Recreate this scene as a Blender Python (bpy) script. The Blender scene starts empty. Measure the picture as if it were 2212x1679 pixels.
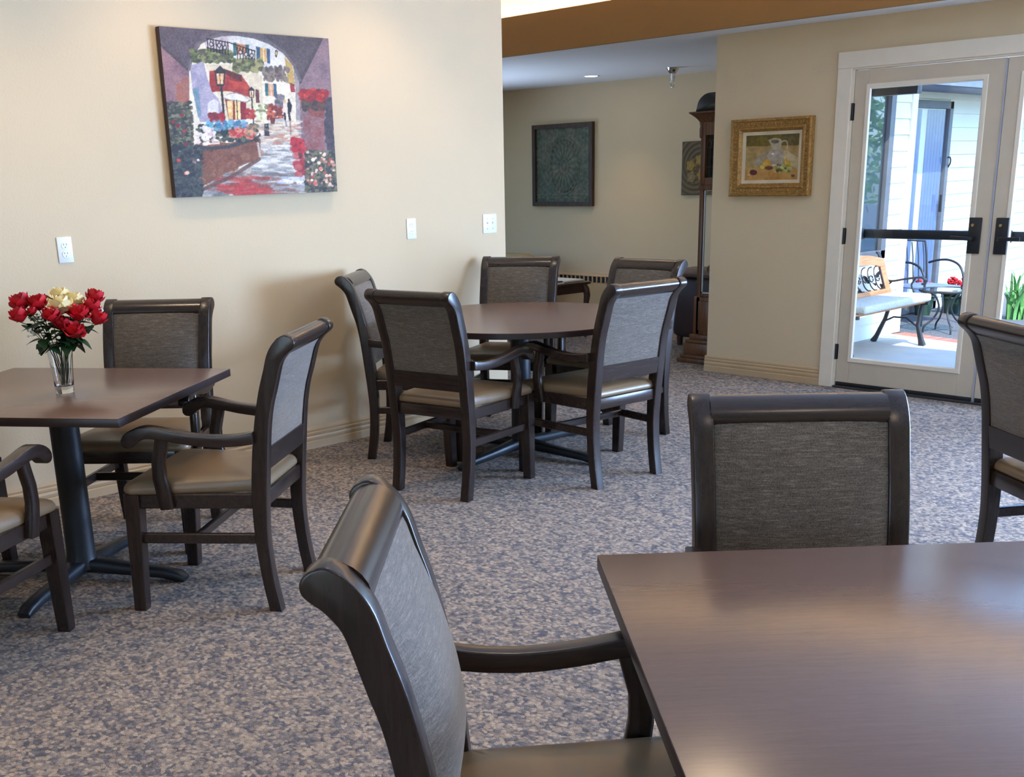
import bpy, bmesh, math, random
import numpy as np
from mathutils import Vector, Matrix

# ------------------------------------------------------------------ camera, world, light, exposure
sc = bpy.context.scene
COL = sc.collection
cam_data = bpy.data.cameras.new('camera')
cam = bpy.data.objects.new('camera', cam_data)
COL.objects.link(cam)
cam_data.sensor_fit = 'HORIZONTAL'
cam_data.sensor_width = 36.0
cam_data.lens = 2397.18 / 2212.0 * 36.0
cam_data.shift_x = 82.4 / 2212.0
cam_data.shift_y = 254.9 / 2212.0
cam_data.clip_start = 0.05
YAW, PITCH, ROLL = -0.8169957, -0.2914358, -0.0278373
_f = Vector((math.sin(YAW) * math.cos(PITCH), math.cos(YAW) * math.cos(PITCH), math.sin(PITCH)))
_r = Vector((math.cos(YAW), -math.sin(YAW), 0))
_u = _r.cross(_f)
_c, _s = math.cos(ROLL), math.sin(ROLL)
_r2, _u2 = _r * _c + _u * _s, _u * _c - _r * _s
cam.matrix_world = Matrix(((_r2.x, _u2.x, -_f.x, 0), (_r2.y, _u2.y, -_f.y, 0), (_r2.z, _u2.z, -_f.z, 1.45), (0, 0, 0, 1)))
sc.camera = cam

sc.view_settings.view_transform = 'Standard'
sc.view_settings.look = 'None'
sc.view_settings.exposure = 0.75
sc.view_settings.gamma = 1.0
sc.view_settings.use_curve_mapping = False
sc.cycles.use_denoising = True
sc.cycles.max_bounces = 10
sc.cycles.diffuse_bounces = 5
sc.cycles.glossy_bounces = 4
sc.cycles.transmission_bounces = 8
sc.cycles.transparent_max_bounces = 12
sc.cycles.sample_clamp_indirect = 6.0
sc.cycles.caustics_reflective = False
sc.cycles.caustics_refractive = False

world = bpy.data.worlds.new('sky')
sc.world = world
world.use_nodes = True
wn = world.node_tree
bg = wn.nodes['Background']
skyt = wn.nodes.new('ShaderNodeTexSky')
skyt.sky_type = 'NISHITA'
skyt.sun_disc = False
skyt.sun_elevation = math.radians(48)
skyt.sun_rotation = math.radians(120)
skyt.air_density = 1.0
skyt.dust_density = 1.6
tint = wn.nodes.new('ShaderNodeMix')
tint.data_type = 'RGBA'
tint.blend_type = 'MULTIPLY'
tint.inputs[0].default_value = 1.0
tint.inputs[7].default_value = (0.62, 0.88, 1.2, 1)
wn.links.new(skyt.outputs[0], tint.inputs[6])
wn.links.new(tint.outputs[2], bg.inputs[0])
bg.inputs[1].default_value = 0.5


def light(name, kind, loc, energy, color, target=None, **kw):
    d = bpy.data.lights.new(name, kind)
    d.energy = energy
    d.color = color
    for k, v in kw.items():
        setattr(d, k, v)
    o = bpy.data.objects.new(name, d)
    COL.objects.link(o)
    o.location = loc
    if target is not None:
        o.rotation_euler = (Vector(target) - Vector(loc)).to_track_quat('-Z', 'Y').to_euler()
    return o


WARM = (1.0, 0.74, 0.47)
COOL = (0.70, 0.84, 1.0)
light('sun', 'SUN', (0, 0, 10), 4.0, (1.0, 0.93, 0.82), target=(-6.0, 5.2, 1.5), angle=0.01)
# daylight entering by the wide window right of the glass doors; then two added fill lamps
light('window_daylight', 'AREA', (0.45, 7.30, 1.10), 720, (0.42, 0.61, 1.0), target=(-0.6, 3.0, 1.0), shape='RECTANGLE', size=3.6, size_y=1.6)
light('rear_warm_fill', 'AREA', (0.2, -3.35, 1.45), 10, (1.0, 0.84, 0.66), target=(0.0, 0, 1.2), shape='RECTANGLE', size=4.0, size_y=1.6)  # added warm fill from behind the camera, not daylight
light('lounge_ceiling_fill', 'AREA', (-9.9, 6.9, 0.8), 20, (0.55, 0.71, 1.0), target=(-8.1, 7.5, 2.3), shape='RECTANGLE', size=2.2, size_y=1.2, spread=1.15)  # added lamp inside the lounge, tilted up to brighten the low ceiling
# ------------------------------------------------------------------ helpers


def lin(r, g, b):
    f = lambda c: (c / 255.0) / 12.92 if c <= 10 else (((c / 255.0) + 0.055) / 1.055) ** 2.4
    return (f(r), f(g), f(b), 1.0)


class N:
    """small node-tree helper"""

    def __init__(self, name):
        self.m = bpy.data.materials.new(name)
        self.m.use_nodes = True
        self.t = self.m.node_tree
        self.b = self.t.nodes['Principled BSDF']
        self.out = self.t.nodes['Material Output']
        self._tc = None

    def n(self, typ, **kw):
        nd = self.t.nodes.new(typ)
        for k, v in kw.items():
            if hasattr(nd, k):
                setattr(nd, k, v)
            else:
                nd.inputs[k].default_value = v
        return nd

    def tc(self, which='Object', scale=(1, 1, 1)):
        if self._tc is None:
            self._tc = self.n('ShaderNodeTexCoord')
        mp = self.n('ShaderNodeMapping')
        mp.inputs['Scale'].default_value = scale
        self.t.links.new(self._tc.outputs[which], mp.inputs[0])
        return mp.outputs[0]

    def link(self, a, b):
        self.t.links.new(a, b)

    def noise(self, scale, detail=3, rough=0.55, coord=None, dist=0.0):
        nd = self.n('ShaderNodeTexNoise')
        nd.inputs['Scale'].default_value = scale
        nd.inputs['Detail'].default_value = detail
        nd.inputs['Roughness'].default_value = rough
        nd.inputs['Distortion'].default_value = dist
        self.link(coord or self.tc(), nd.inputs['Vector'])
        return nd

    def ramp(self, src, stops, interp='LINEAR'):
        r = self.n('ShaderNodeValToRGB')
        cr = r.color_ramp
        cr.interpolation = interp
        while len(cr.elements) < len(stops):
            cr.elements.new(0.5)
        for e, (p, c) in zip(cr.elements, stops):
            e.position = p
            e.color = c
        self.link(src, r.inputs[0])
        return r.outputs[0]

    def mix(self, a, b, fac, mode='MIX'):
        m = self.n('ShaderNodeMix', data_type='RGBA', blend_type=mode)
        for s, v in ((6, a), (7, b), (0, fac)):
            if hasattr(v, 'is_output'):
                self.link(v, m.inputs[s])
            else:
                m.inputs[s].default_value = v
        return m.outputs[2]

    def bump(self, height, strength=0.3, dist=0.002):
        b = self.n('ShaderNodeBump')
        b.inputs['Strength'].default_value = strength
        b.inputs['Distance'].default_value = dist
        self.link(height, b.inputs['Height'])
        self.link(b.outputs[0], self.b.inputs['Normal'])

    def col(self, src):
        if hasattr(src, 'is_output'):
            self.link(src, self.b.inputs['Base Color'])
        else:
            self.b.inputs['Base Color'].default_value = src

    def set(self, rough=0.5, metal=0.0, spec=0.5):
        self.b.inputs['Roughness'].default_value = rough
        self.b.inputs['Metallic'].default_value = metal
        self.b.inputs['Specular IOR Level'].default_value = spec
        return self.m


def simple(name, rgb, rough=0.5, metal=0.0, var=0.12, vscale=8.0, bump=0.0, bscale=200.0, spec=0.5):
    k = N(name)
    nz = k.noise(vscale, 4)
    lo = tuple(c * (1 - var) for c in rgb[:3]) + (1,)
    hi = tuple(min(1, c * (1 + var)) for c in rgb[:3]) + (1,)
    k.col(k.ramp(nz.outputs[0], [(0.3, lo), (0.7, hi)]))
    if bump:
        k.bump(k.noise(bscale, 2).outputs[0], bump)
    return k.set(rough, metal, spec)


def wood(name, dark, light_, rough=0.35, axis=2, scale=6.0, stretch=14.0, spec=0.5, bump=0.0):
    k = N(name)
    s = [stretch, stretch, stretch]
    s[axis] = 1.0
    c = k.tc('Object', tuple(s))
    nz = k.noise(scale, 6, 0.6, c, 0.4)
    k.col(k.ramp(nz.outputs[0], [(0.3, dark), (0.72, light_)]))
    if bump:
        k.bump(nz.outputs[0], bump, 0.001)
    return k.set(rough, 0, spec)


M = {}
M['espresso'] = wood('espresso_wood', lin(33, 23, 19), lin(50, 37, 31), 0.27, 2, 7, 10)
M['espresso_x'] = wood('espresso_wood_crosswise', lin(36, 26, 22), lin(53, 40, 34), 0.23, 0, 7, 10)
M['espresso_y'] = wood('espresso_wood_lengthwise', lin(36, 26, 22), lin(53, 40, 34), 0.25, 1, 7, 10)
# laminate of the table tops: fine streaks along x
k = N('walnut_laminate')
nz = k.noise(5, 6, 0.65, k.tc('Object', (1.0, 22, 22)), 0.2)
fine = k.noise(60, 3, 0.6, k.tc('Object', (0.6, 12, 12)))
cc = k.ramp(nz.outputs[0], [(0.3, lin(99, 77, 67)), (0.7, lin(108, 86, 75))])
k.col(k.mix(cc, k.ramp(fine.outputs[0], [(0.35, lin(95, 74, 64)), (0.65, lin(112, 90, 79))]), 0.35))
k.bump(fine.outputs[0], 0.008, 0.0004)
M['laminate'] = k.set(0.26, 0, 0.6)
M['edge_band'] = simple('dark_edge_band', lin(42, 28, 26), 0.4)
M['iron'] = simple('black_cast_iron', lin(30, 33, 38), 0.42, 0.0, 0.2, 20, 0.08, 260)
# taupe vinyl
k = N('taupe_vinyl')
nz = k.noise(4, 4)
k.col(k.ramp(nz.outputs[0], [(0.3, lin(116, 95, 71)), (0.7, lin(134, 112, 85))]))
k.bump(k.noise(420, 2).outputs[0], 0.10, 0.0006)
M['vinyl'] = k.set(0.36, 0, 0.5)
# woven back fabric: horizontal slubs
k = N('slub_weave_fabric')
slub = k.noise(1.0, 3, 0.7, k.tc('Object', (28, 60, 420)))
slub2 = k.noise(1.0, 2, 0.6, k.tc('Object', (9, 30, 150)))
warp = k.noise(1.0, 1, 0.5, k.tc('Object', (480, 260, 300)))
c1 = k.ramp(slub.outputs[0], [(0.34, lin(48, 43, 40)), (0.52, lin(88, 80, 73)), (0.74, lin(168, 157, 144))])
c2 = k.ramp(slub2.outputs[0], [(0.3, lin(66, 60, 55)), (0.7, lin(122, 113, 104))])
c3 = k.ramp(warp.outputs[0], [(0.35, lin(60, 55, 51)), (0.65, lin(132, 123, 113))])
k.col(k.mix(k.mix(k.mix(c1, c2, 0.35), c3, 0.4), (0.96, 0.92, 0.86, 1), 1.0, 'MULTIPLY'))
k.bump(slub.outputs[0], 0.5, 0.0012)
k.b.inputs['Sheen Weight'].default_value = 0.45
k.b.inputs['Sheen Roughness'].default_value = 0.45
M['fabric'] = k.set(0.85, 0, 0.2)
# wall paint with orange-peel texture
def paint(name, rgb, bump=0.25, rough=0.75):
    k = N(name)
    nz = k.noise(1.3, 3)
    k.col(k.ramp(nz.outputs[0], [(0.3, tuple(c * 0.97 for c in rgb[:3]) + (1,)), (0.7, rgb)]))
    b1 = k.noise(110, 3, 0.6)
    k.bump(b1.outputs[0], bump, 0.004)
    return k.set(rough, 0, 0.25)


M['wall'] = paint('cream_wall_paint', lin(217, 195, 160))
M['fascia'] = paint('tan_fascia_paint', lin(150, 113, 68), 0.08)
M['ceiling'] = paint('white_ceiling_paint', lin(226, 226, 224), 0.3)
M['baseboard'] = simple('beige_trim_paint', lin(194, 166, 128), 0.45, 0, 0.04)
M['white_trim'] = simple('white_trim_paint', lin(232, 219, 198), 0.42, 0, 0.03)
M['door_paint'] = simple('door_white_paint', lin(204, 188, 165), 0.45, 0, 0.03)
M['black_metal'] = simple('matte_black_metal', lin(26, 27, 31), 0.45)
M['bronze'] = simple('dark_bronze', lin(52, 50, 50), 0.4)
M['brass'] = simple('satin_brass', lin(196, 170, 110), 0.3, 0.9)
M['plastic'] = simple('white_plastic', lin(236, 236, 236), 0.35, 0, 0.02)
M['slot'] = simple('dark_slot', lin(25, 24, 24), 0.7)
M['chrome'] = simple('chrome', lin(215, 216, 220), 0.12, 1.0, 0.03)
# carpet: flecked loop pile in taupe, slate and cream
k = N('flecked_carpet')
oc = k.tc('Object', (1, 1, 1))
wob = k.noise(40, 3, 0.6, oc)
oc2 = k.mix(oc, wob.outputs[1], 0.018)


def cells(sx, sy, rot):
    st = k.n('ShaderNodeMapping')
    st.inputs['Rotation'].default_value = (0, 0, math.radians(rot))
    st.inputs['Scale'].default_value = (sx, sy, 1)
    k.link(oc2, st.inputs[0])
    vor = k.n('ShaderNodeTexVoronoi')
    vor.inputs['Scale'].default_value = 1.0
    k.link(st.outputs[0], vor.inputs['Vector'])
    sep = k.n('ShaderNodeSeparateColor')
    k.link(vor.outputs['Color'], sep.inputs[0])
    return vor, sep


vor, sep = cells(72, 90, 47)
big = k.noise(17, 4, 0.65, oc)
addn = k.n('ShaderNodeMath', operation='MULTIPLY_ADD')
k.link(big.outputs[0], addn.inputs[0])
addn.inputs[1].default_value = 1.5
k.link(sep.outputs[0], addn.inputs[2])
sub = k.n('ShaderNodeMath', operation='SUBTRACT')
k.link(addn.outputs[0], sub.inputs[0])
sub.inputs[1].default_value = 0.72
pal = k.ramp(sub.outputs[0], [(0.02, lin(106, 105, 110)), (0.28, lin(130, 126, 126)), (0.50, lin(155, 144, 134)), (0.76, lin(174, 159, 142)), (1.0, lin(192, 175, 155))])
yarn = k.noise(420, 3, 0.8, oc)
pal2 = k.mix(pal, k.ramp(yarn.outputs[0], [(0.32, lin(48, 44, 46)), (0.5, lin(188, 184, 184)), (0.66, lin(255, 252, 248))]), 0.75, 'OVERLAY')
edge = k.ramp(vor.outputs['Distance'], [(0.35, (1, 1, 1, 1)), (0.85, (0.60, 0.59, 0.60, 1))])
k.col(k.mix(pal2, edge, 0.8, 'MULTIPLY'))
hgt = k.mix(k.mix(edge, yarn.outputs[0], 0.5), wob.outputs[0], 0.2)
k.bump(hgt, 1.0, 0.008)
M['carpet'] = k.set(0.95, 0, 0.1)
M['clock_wood'] = wood('cherry_wood', lin(74, 42, 22), lin(124, 78, 42), 0.35, 2, 5, 10)
M['dark_wood'] = wood('dark_mahogany', lin(48, 30, 24), lin(82, 54, 42), 0.3, 0, 6, 10)
M['bonnet'] = simple('black_bonnet_wood', lin(52, 46, 44), 0.32)
M['leather'] = simple('dark_brown_leather', lin(46, 30, 30), 0.42, 0, 0.15, 6, 0.15, 160)
M['leather_light'] = simple('brown_leather_cushion', lin(108, 82, 66), 0.4, 0, 0.12, 6, 0.12, 160)
M['tan_fabric'] = simple('tan_upholstery', lin(166, 146, 108), 0.85, 0, 0.08, 30, 0.2, 300)
M['paper'] = simple('white_paper', lin(228, 224, 216), 0.7, 0, 0.05, 20)
M['black_book'] = simple('black_cover', lin(22, 21, 24), 0.4)
M['cup'] = simple('cream_ceramic', lin(226, 220, 196), 0.35, 0, 0.03)
M['red_petal'] = simple('red_silk_petal', lin(196, 18, 32), 0.62, 0, 0.35, 30)
M['cream_petal'] = simple('cream_silk_petal', lin(244, 228, 172), 0.65, 0, 0.10, 25)
M['white_bud'] = simple('white_filler_bud', lin(232, 226, 220), 0.6)
M['stem'] = simple('green_stem', lin(44, 74, 36), 0.5)
M['leaf'] = simple('dark_green_leaf', lin(34, 62, 30), 0.5, 0, 0.3, 25)
M['concrete'] = simple('patio_concrete', lin(176, 172, 164), 0.85, 0, 0.08, 3, 0.2, 90)
M['gravel'] = simple('grey_gravel', lin(98, 98, 100), 0.9, 0, 0.55, 55, 0.8, 60)
M['brick'] = simple('red_brick', lin(168, 108, 90), 0.85, 0, 0.15, 14, 0.3, 90)
M['siding'] = simple('pale_siding_paint', lin(232, 230, 216), 0.6, 0, 0.03, 3)
M['bench_wood'] = wood('bench_hardwood', lin(168, 104, 62), lin(206, 142, 92), 0.45, 1, 6, 10)
M['cushion'] = simple('grey_cushion_fabric', lin(190, 184, 172), 0.9, 0, 0.22, 90, 0.2, 250)
M['patio_metal'] = simple('black_patio_metal', lin(40, 42, 48), 0.45)
M['gutter'] = simple('painted_eave', lin(150, 152, 156), 0.6)
M['eave'] = simple('shaded_eave_paint', lin(112, 122, 138), 0.6)  # shade and blue skylight under the eave are put into this colour
M['vinyl_frame'] = simple('grey_window_frame', lin(96, 100, 108), 0.4)
M['green_pot'] = simple('dark_green_pot', lin(40, 66, 52), 0.5)
M['tree_leaf'] = simple('garden_leaf', lin(150, 186, 84), 0.6, 0, 0.35, 3)
M['bark'] = simple('bark', lin(88, 74, 62), 0.9, 0, 0.2, 12)
M['iris'] = simple('iris_leaf', lin(96, 150, 84), 0.5, 0, 0.25, 12)
M['curtain'] = simple('pale_curtain', lin(112, 130, 164), 0.8, 0, 0.05)


def glass(name, tint=(1, 1, 1, 1), refl=0.10):
    k = N(name)
    tr = k.n('ShaderNodeBsdfTransparent')
    tr.inputs[0].default_value = tint
    gl = k.n('ShaderNodeBsdfGlossy')
    gl.inputs['Roughness'].default_value = 0.02
    mx = k.n('ShaderNodeMixShader')
    fr = k.n('ShaderNodeFresnel')
    fr.inputs[0].default_value = 1.0 + refl * 5
    geo = k.n('ShaderNodeNewGeometry')
    inv = k.n('ShaderNodeMath', operation='SUBTRACT')
    inv.inputs[0].default_value = 1.0
    k.link(geo.outputs['Backfacing'], inv.inputs[1])
    mul = k.n('ShaderNodeMath', operation='MULTIPLY')
    k.link(fr.outputs[0], mul.inputs[0])
    k.link(inv.outputs[0], mul.inputs[1])
    k.link(mul.outputs[0], mx.inputs[0])
    k.link(tr.outputs[0], mx.inputs[1])
    k.link(gl.outputs[0], mx.inputs[2])
    k.link(mx.outputs[0], k.out.inputs[0])
    return k.m


M['pane'] = glass('clear_glass_pane', (0.96, 0.985, 1, 1))
M['dark_pane'] = glass('tinted_glass_pane', (0.95, 0.97, 1.0, 1), 0.18)
M['mirror_pane'] = glass('reflecting_glass_pane', (0.5, 0.58, 0.66, 1), 0.5)
k = N('vase_glass')
k.b.inputs['Transmission Weight'].default_value = 1.0
k.b.inputs['IOR'].default_value = 1.45
k.b.inputs['Base Color'].default_value = (0.96, 0.98, 0.98, 1)
M['vase'] = k.set(0.02)


def emit(name, rgb, s):
    k = N(name)
    k.b.inputs['Emission Color'].default_value = rgb
    k.b.inputs['Emission Strength'].default_value = s
    k.col((0.9, 0.9, 0.9, 1))
    return k.m


M['lamp_glow'] = emit('warm_lamp_lens', (1.0, 0.80, 0.55, 1), 14)
M['strip_glow'] = emit('cove_strip', (1.0, 0.84, 0.60, 1), 62)


def colattr(name, rough=0.6, bump=0.0):
    k = N(name)
    a = k.n('ShaderNodeAttribute', attribute_name='Col')
    k.col(a.outputs['Color'])
    if bump:
        k.bump(k.noise(500, 2).outputs[0], bump, 0.001)
    return k.set(rough, 0, 0.3)


M['canvas'] = colattr('painted_canvas', 0.55, 0.2)
M['still'] = colattr('oil_on_board', 0.45, 0.15)


class MB:
    """collects shapes in a bmesh, builds one mesh object"""

    def __init__(self):
        self.b = bmesh.new()

    def face(self, vs):
        try:
            return self.b.faces.new(vs)
        except ValueError:
            return None

    def verts(self, pts):
        return [self.b.verts.new(p) for p in pts]

    def box(self, lo, hi, bevel=0.0, mat=None):
        (x0, y0, z0), (x1, y1, z1) = lo, hi
        pts = [(x0, y0, z0), (x1, y0, z0), (x1, y1, z0), (x0, y1, z0), (x0, y0, z1), (x1, y0, z1), (x1, y1, z1), (x0, y1, z1)]
        if mat is not None:
            pts = [mat @ Vector(p) for p in pts]
        v = self.verts(pts)
        fs = [self.face([v[i] for i in f]) for f in ((3, 2, 1, 0), (4, 5, 6, 7), (0, 1, 5, 4), (1, 2, 6, 5), (2, 3, 7, 6), (3, 0, 4, 7))]
        if bevel:
            es = {e for f in fs for e in f.edges}
            bmesh.ops.bevel(self.b, geom=list(es), offset=bevel, segments=2, affect='EDGES', profile=0.5)
        return self

    def prism(self, outline, axis, a, b, bevel=0.0, segs=2):
        """outline: 2-D points; axis 0: (y,z) extruded over x; 1: (x,z) over y; 2: (x,y) over z"""
        def P(p, t):
            return {0: (t, p[0], p[1]), 1: (p[0], t, p[1]), 2: (p[0], p[1], t)}[axis]
        v0 = self.verts([P(p, a) for p in outline])
        v1 = self.verts([P(p, b) for p in outline])
        n = len(outline)
        f0 = self.face(v0)
        f1 = self.face(v1[::-1])
        for i in range(n):
            self.face([v0[(i + 1) % n], v0[i], v1[i], v1[(i + 1) % n]])
        if bevel:
            es = set(f0.edges) | set(f1.edges)
            bmesh.ops.bevel(self.b, geom=list(es), offset=bevel, segments=segs, affect='EDGES', profile=0.5)
        return self

    def round_prism(self, outline, axis, a, b, r):
        """prism whose long edges are rounded by inset rings (safe on curved outlines)"""
        o = np.array(outline, float)
        keep = [i for i in range(len(o)) if np.hypot(*(o[i] - o[i - 1])) > 1e-4]
        o = o[keep]
        d = np.roll(o, -1, 0) - o
        d /= np.hypot(d[:, 0], d[:, 1])[:, None]
        nrm = np.stack([-d[:, 1], d[:, 0]], 1)
        vn = nrm + np.roll(nrm, 1, 0)
        vn /= np.maximum(np.hypot(vn[:, 0], vn[:, 1]), .3)[:, None]
        area = np.sum(o[:, 0] * np.roll(o[:, 1], -1) - np.roll(o[:, 0], -1) * o[:, 1])
        if area < 0:
            vn = -vn
        rings = []
        for off, ins in ((0, r), (r * .13, r * .5), (r * .5, r * .13), (r, 0)):
            rings.append((a + off, o + vn * ins))
        for off, ins in ((r, 0), (r * .5, r * .13), (r * .13, r * .5), (0, r)):
            rings.append((b - off, o + vn * ins))
        def P(p, t):
            return {0: (t, p[0], p[1]), 1: (p[0], t, p[1]), 2: (p[0], p[1], t)}[axis]
        return self.loft([[P(p, t) for p in q] for t, q in rings])

    def loft(self, rings, cap=True, closed=True):
        vr = [self.verts(r) for r in rings]
        n = len(rings[0])
        for a, b in zip(vr, vr[1:]):
            for i in range(n if closed else n - 1):
                j = (i + 1) % n
                self.face([a[i], a[j], b[j], b[i]])
        if cap:
            self.face(vr[0][::-1])
            self.face(vr[-1])
        return self

    def lathe(self, prof, center=(0, 0, 0), n=24, cap=True):
        cx, cy, cz = center
        rings = [[(cx + r * math.cos(2 * math.pi * i / n), cy + r * math.sin(2 * math.pi * i / n), cz + z) for i in range(n)] for r, z in prof]
        return self.loft(rings, cap)

    def tube(self, pts, rad, n=8, cap=True):
        pts = [Vector(p) for p in pts]
        rads = rad if isinstance(rad, (list, tuple)) else [rad] * len(pts)
        rings = []
        prev = None
        for i, p in enumerate(pts):
            t = (pts[min(i + 1, len(pts) - 1)] - pts[max(i - 1, 0)]).normalized()
            if prev is None:
                a = Vector((0, 0, 1)) if abs(t.z) < 0.9 else Vector((1, 0, 0))
                u = t.cross(a).normalized()
            else:
                u = (prev - t * prev.dot(t)).normalized()
            prev = u
            w = t.cross(u)
            rings.append([p + (u * math.cos(2 * math.pi * j / n) + w * math.sin(2 * math.pi * j / n)) * rads[i] for j in range(n)])
        return self.loft(rings, cap)

    def bar(self, pts, wx, wz, up=(0, 0, 1), bevel=0.0):
        """rectangular bar swept along points; wx sideways, wz along up; per-point lists allowed"""
        pts = [Vector(p) for p in pts]
        n = len(pts)
        wx = wx if isinstance(wx, (list, tuple)) else [wx] * n
        wz = wz if isinstance(wz, (list, tuple)) else [wz] * n
        up = Vector(up)
        rings = []
        for i, p in enumerate(pts):
            t = (pts[min(i + 1, n - 1)] - pts[max(i - 1, 0)]).normalized()
            s = t.cross(up).normalized()
            w = s.cross(t).normalized()
            a, b = wx[i] / 2, wz[i] / 2
            ch = min(a, b) * 0.35
            q = [(-a + ch, -b), (a - ch, -b), (a, -b + ch), (a, b - ch), (a - ch, b), (-a + ch, b), (-a, b - ch), (-a, -b + ch)]
            rings.append([p + s * x + w * z for x, z in q])
        return self.loft(rings)

    def sphere(self, c, r, seg=10, squash=(1, 1, 1)):
        g = bmesh.ops.create_uvsphere(self.b, u_segments=seg, v_segments=max(5, seg // 2 + 1), radius=r)
        for v in g['verts']:
            v.co = Vector((v.co.x * squash[0], v.co.y * squash[1], v.co.z * squash[2])) + Vector(c)
        return self

    def build(self, name, mat, parent=None, smooth=40, loc=None):
        bmesh.ops.recalc_face_normals(self.b, faces=self.b.faces[:])
        me = bpy.data.meshes.new(name)
        self.b.to_mesh(me)
        self.b.free()
        me.materials.append(M[mat] if isinstance(mat, str) else mat)
        if smooth:
            for p in me.polygons:
                p.use_smooth = True
            me.set_sharp_from_angle(angle=math.radians(smooth))
        o = bpy.data.objects.new(name, me)
        COL.objects.link(o)
        if parent is not None:
            o.parent = parent
        if loc is not None:
            o.location = loc
        return o


def tag(o, label=None, cat=None, group=None, kind=None):
    if label: o['label'] = label
    if cat: o['category'] = cat
    if group: o['group'] = group
    if kind: o['kind'] = kind
    return o


def thing(name, label, cat, loc=(0, 0, 0), rz=0.0, group=None):
    o = bpy.data.objects.new(name, None)
    o.empty_display_size = 0.1
    COL.objects.link(o)
    o.location = loc
    o.rotation_euler = (0, 0, rz)
    return tag(o, label, cat, group)


def struct(mb, name, mat, parent=None, smooth=0):
    o = mb.build(name, mat, parent, smooth)
    if parent is None:
        o['kind'] = 'structure'
    return o


def copy_thing(root, loc, rz, label=None, group=None):
    r = root.copy()
    COL.objects.link(r)
    r.location = loc
    r.rotation_euler = (0, 0, rz)
    if label: r['label'] = label
    if group: r['group'] = group
    for ch in list(root.children):
        c = ch.copy()
        COL.objects.link(c)
        c.parent = r
        for g in list(ch.children):
            d = g.copy()
            COL.objects.link(d)
            d.parent = c
    return r


def spline(pts, n):
    """Catmull-Rom through 2-D/3-D points"""
    P = [np.array(p, float) for p in pts]
    P = [2 * P[0] - P[1]] + P + [2 * P[-1] - P[-2]]
    out = []
    segs = len(P) - 3
    for s in range(segs):
        a, b, c, d = P[s:s + 4]
        for t in np.linspace(0, 1, n, endpoint=False):
            out.append(tuple(0.5 * ((2 * b) + (-a + c) * t + (2 * a - 5 * b + 4 * c - d) * t * t + (-a + 3 * b - 3 * c + d) * t ** 3)))
    out.append(tuple(P[-2]))
    return out


rng = random.Random(7)
PI = math.pi
XL = -5.03      # left wall
YD = 6.886      # wall with the glass doors
YE = 5.056      # free end of the left wall
XC = -4.768     # corner where the door wall ends
ZC = 2.312      # low ceiling
ZH = 2.95       # raised ceiling
YF = 9.32       # far wall of the lounge

# ------------------------------------------------------------------ room shell
struct(MB().box((-10.2, -3.15, -0.05), (2.75, 7.0, 0)).box((-10.2, 7.0, -0.05), (-4.75, 9.45, 0)), 'floor', 'carpet')
struct(MB().box((XL - 0.12, -3.0, 0), (XL, YE, ZH)), 'wall_left', 'wall')
# door wall with its opening
DX0, DX1, DZ = -3.745, -1.845, 2.018
w = MB()
w.box((XC, YD, 0), (DX0, YD + 0.16, ZH)).box((DX0, YD, DZ), (DX1, YD + 0.16, ZH)).box((DX1, YD, 0), (-1.35, YD + 0.16, ZH)).box((2.25, YD, 0), (2.75, YD + 0.16, ZH)).box((-1.35, YD, 0), (2.25, YD + 0.16, .35)).box((-1.35, YD, 2.2), (2.25, YD + 0.16, ZH))
struct(w, 'wall_back', 'wall')
# lounge walls
struct(MB().box((-10.2, YF, 0), (-4.68, YF + 0.12, 2.6)), 'wall_far', 'wall')
struct(MB().box((-10.2, -3.0, 0), (-10.05, 5.6, ZH)).box((-10.2, 7.8, 0), (-10.05, YF, ZH)).box((-10.2, 5.6, 2.1), (-10.05, 7.8, ZH)).box((-10.2, 5.6, 0), (-10.05, 7.8, 0.7)), 'wall_lounge', 'wall')
struct(MB().box((-4.80, YD + 0.161, 0), (-4.70, YF, 2.6)), 'wall_side', 'wall')
# wall behind the camera and right wall, each with window openings
w = MB()
w.box((-5.15, -3.15, 0), (-1.8, -3.0, ZH)).box((2.2, -3.15, 0), (2.75, -3.0, ZH)).box((-1.8, -3.15, 0), (2.2, -3.0, 0.65)).box((-1.8, -3.15, 2.25), (2.2, -3.0, ZH))
struct(w, 'wall_front', 'wall')
w = MB().box((2.6, -3.0, 0), (2.75, YD, ZH))
struct(w, 'wall_right', 'wall')


def big_window(name, a, b, fixed, axis, n, za=0.65, zb=2.25):
    f = MB()
    d = 0.05
    def bx(u0, u1, z0, z1):
        if axis == 0:
            f.box((fixed - d, u0, z0), (fixed + d, u1, z1))
        else:
            f.box((u0, fixed - d, z0), (u1, fixed + d, z1))
    bx(a, b, za, za + .06); bx(a, b, zb - .06, zb)
    for i in range(n + 1):
        u = a + (b - a - 0.06) * i / n
        bx(u, u + 0.06, za + .06, zb - .06)
    o = struct(f, name, 'white_trim')
    g = MB()
    if axis == 0:
        g.box((fixed - 0.004, a, za + .05), (fixed + 0.004, b, zb - .05))
    else:
        g.box((a, fixed - 0.004, za + .05), (b, fixed + 0.004, zb - .05))
    g.build('window_pane', 'pane', o, 0)
    return o


big_window('window_1', -1.35, 2.25, YD + .08, 1, 3, .35, 2.2)
big_window('window_2', -1.8, 2.2, -3.08, 1, 4)
big_window('window_3', 5.6, 7.8, -10.13, 0, 2)
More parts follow.
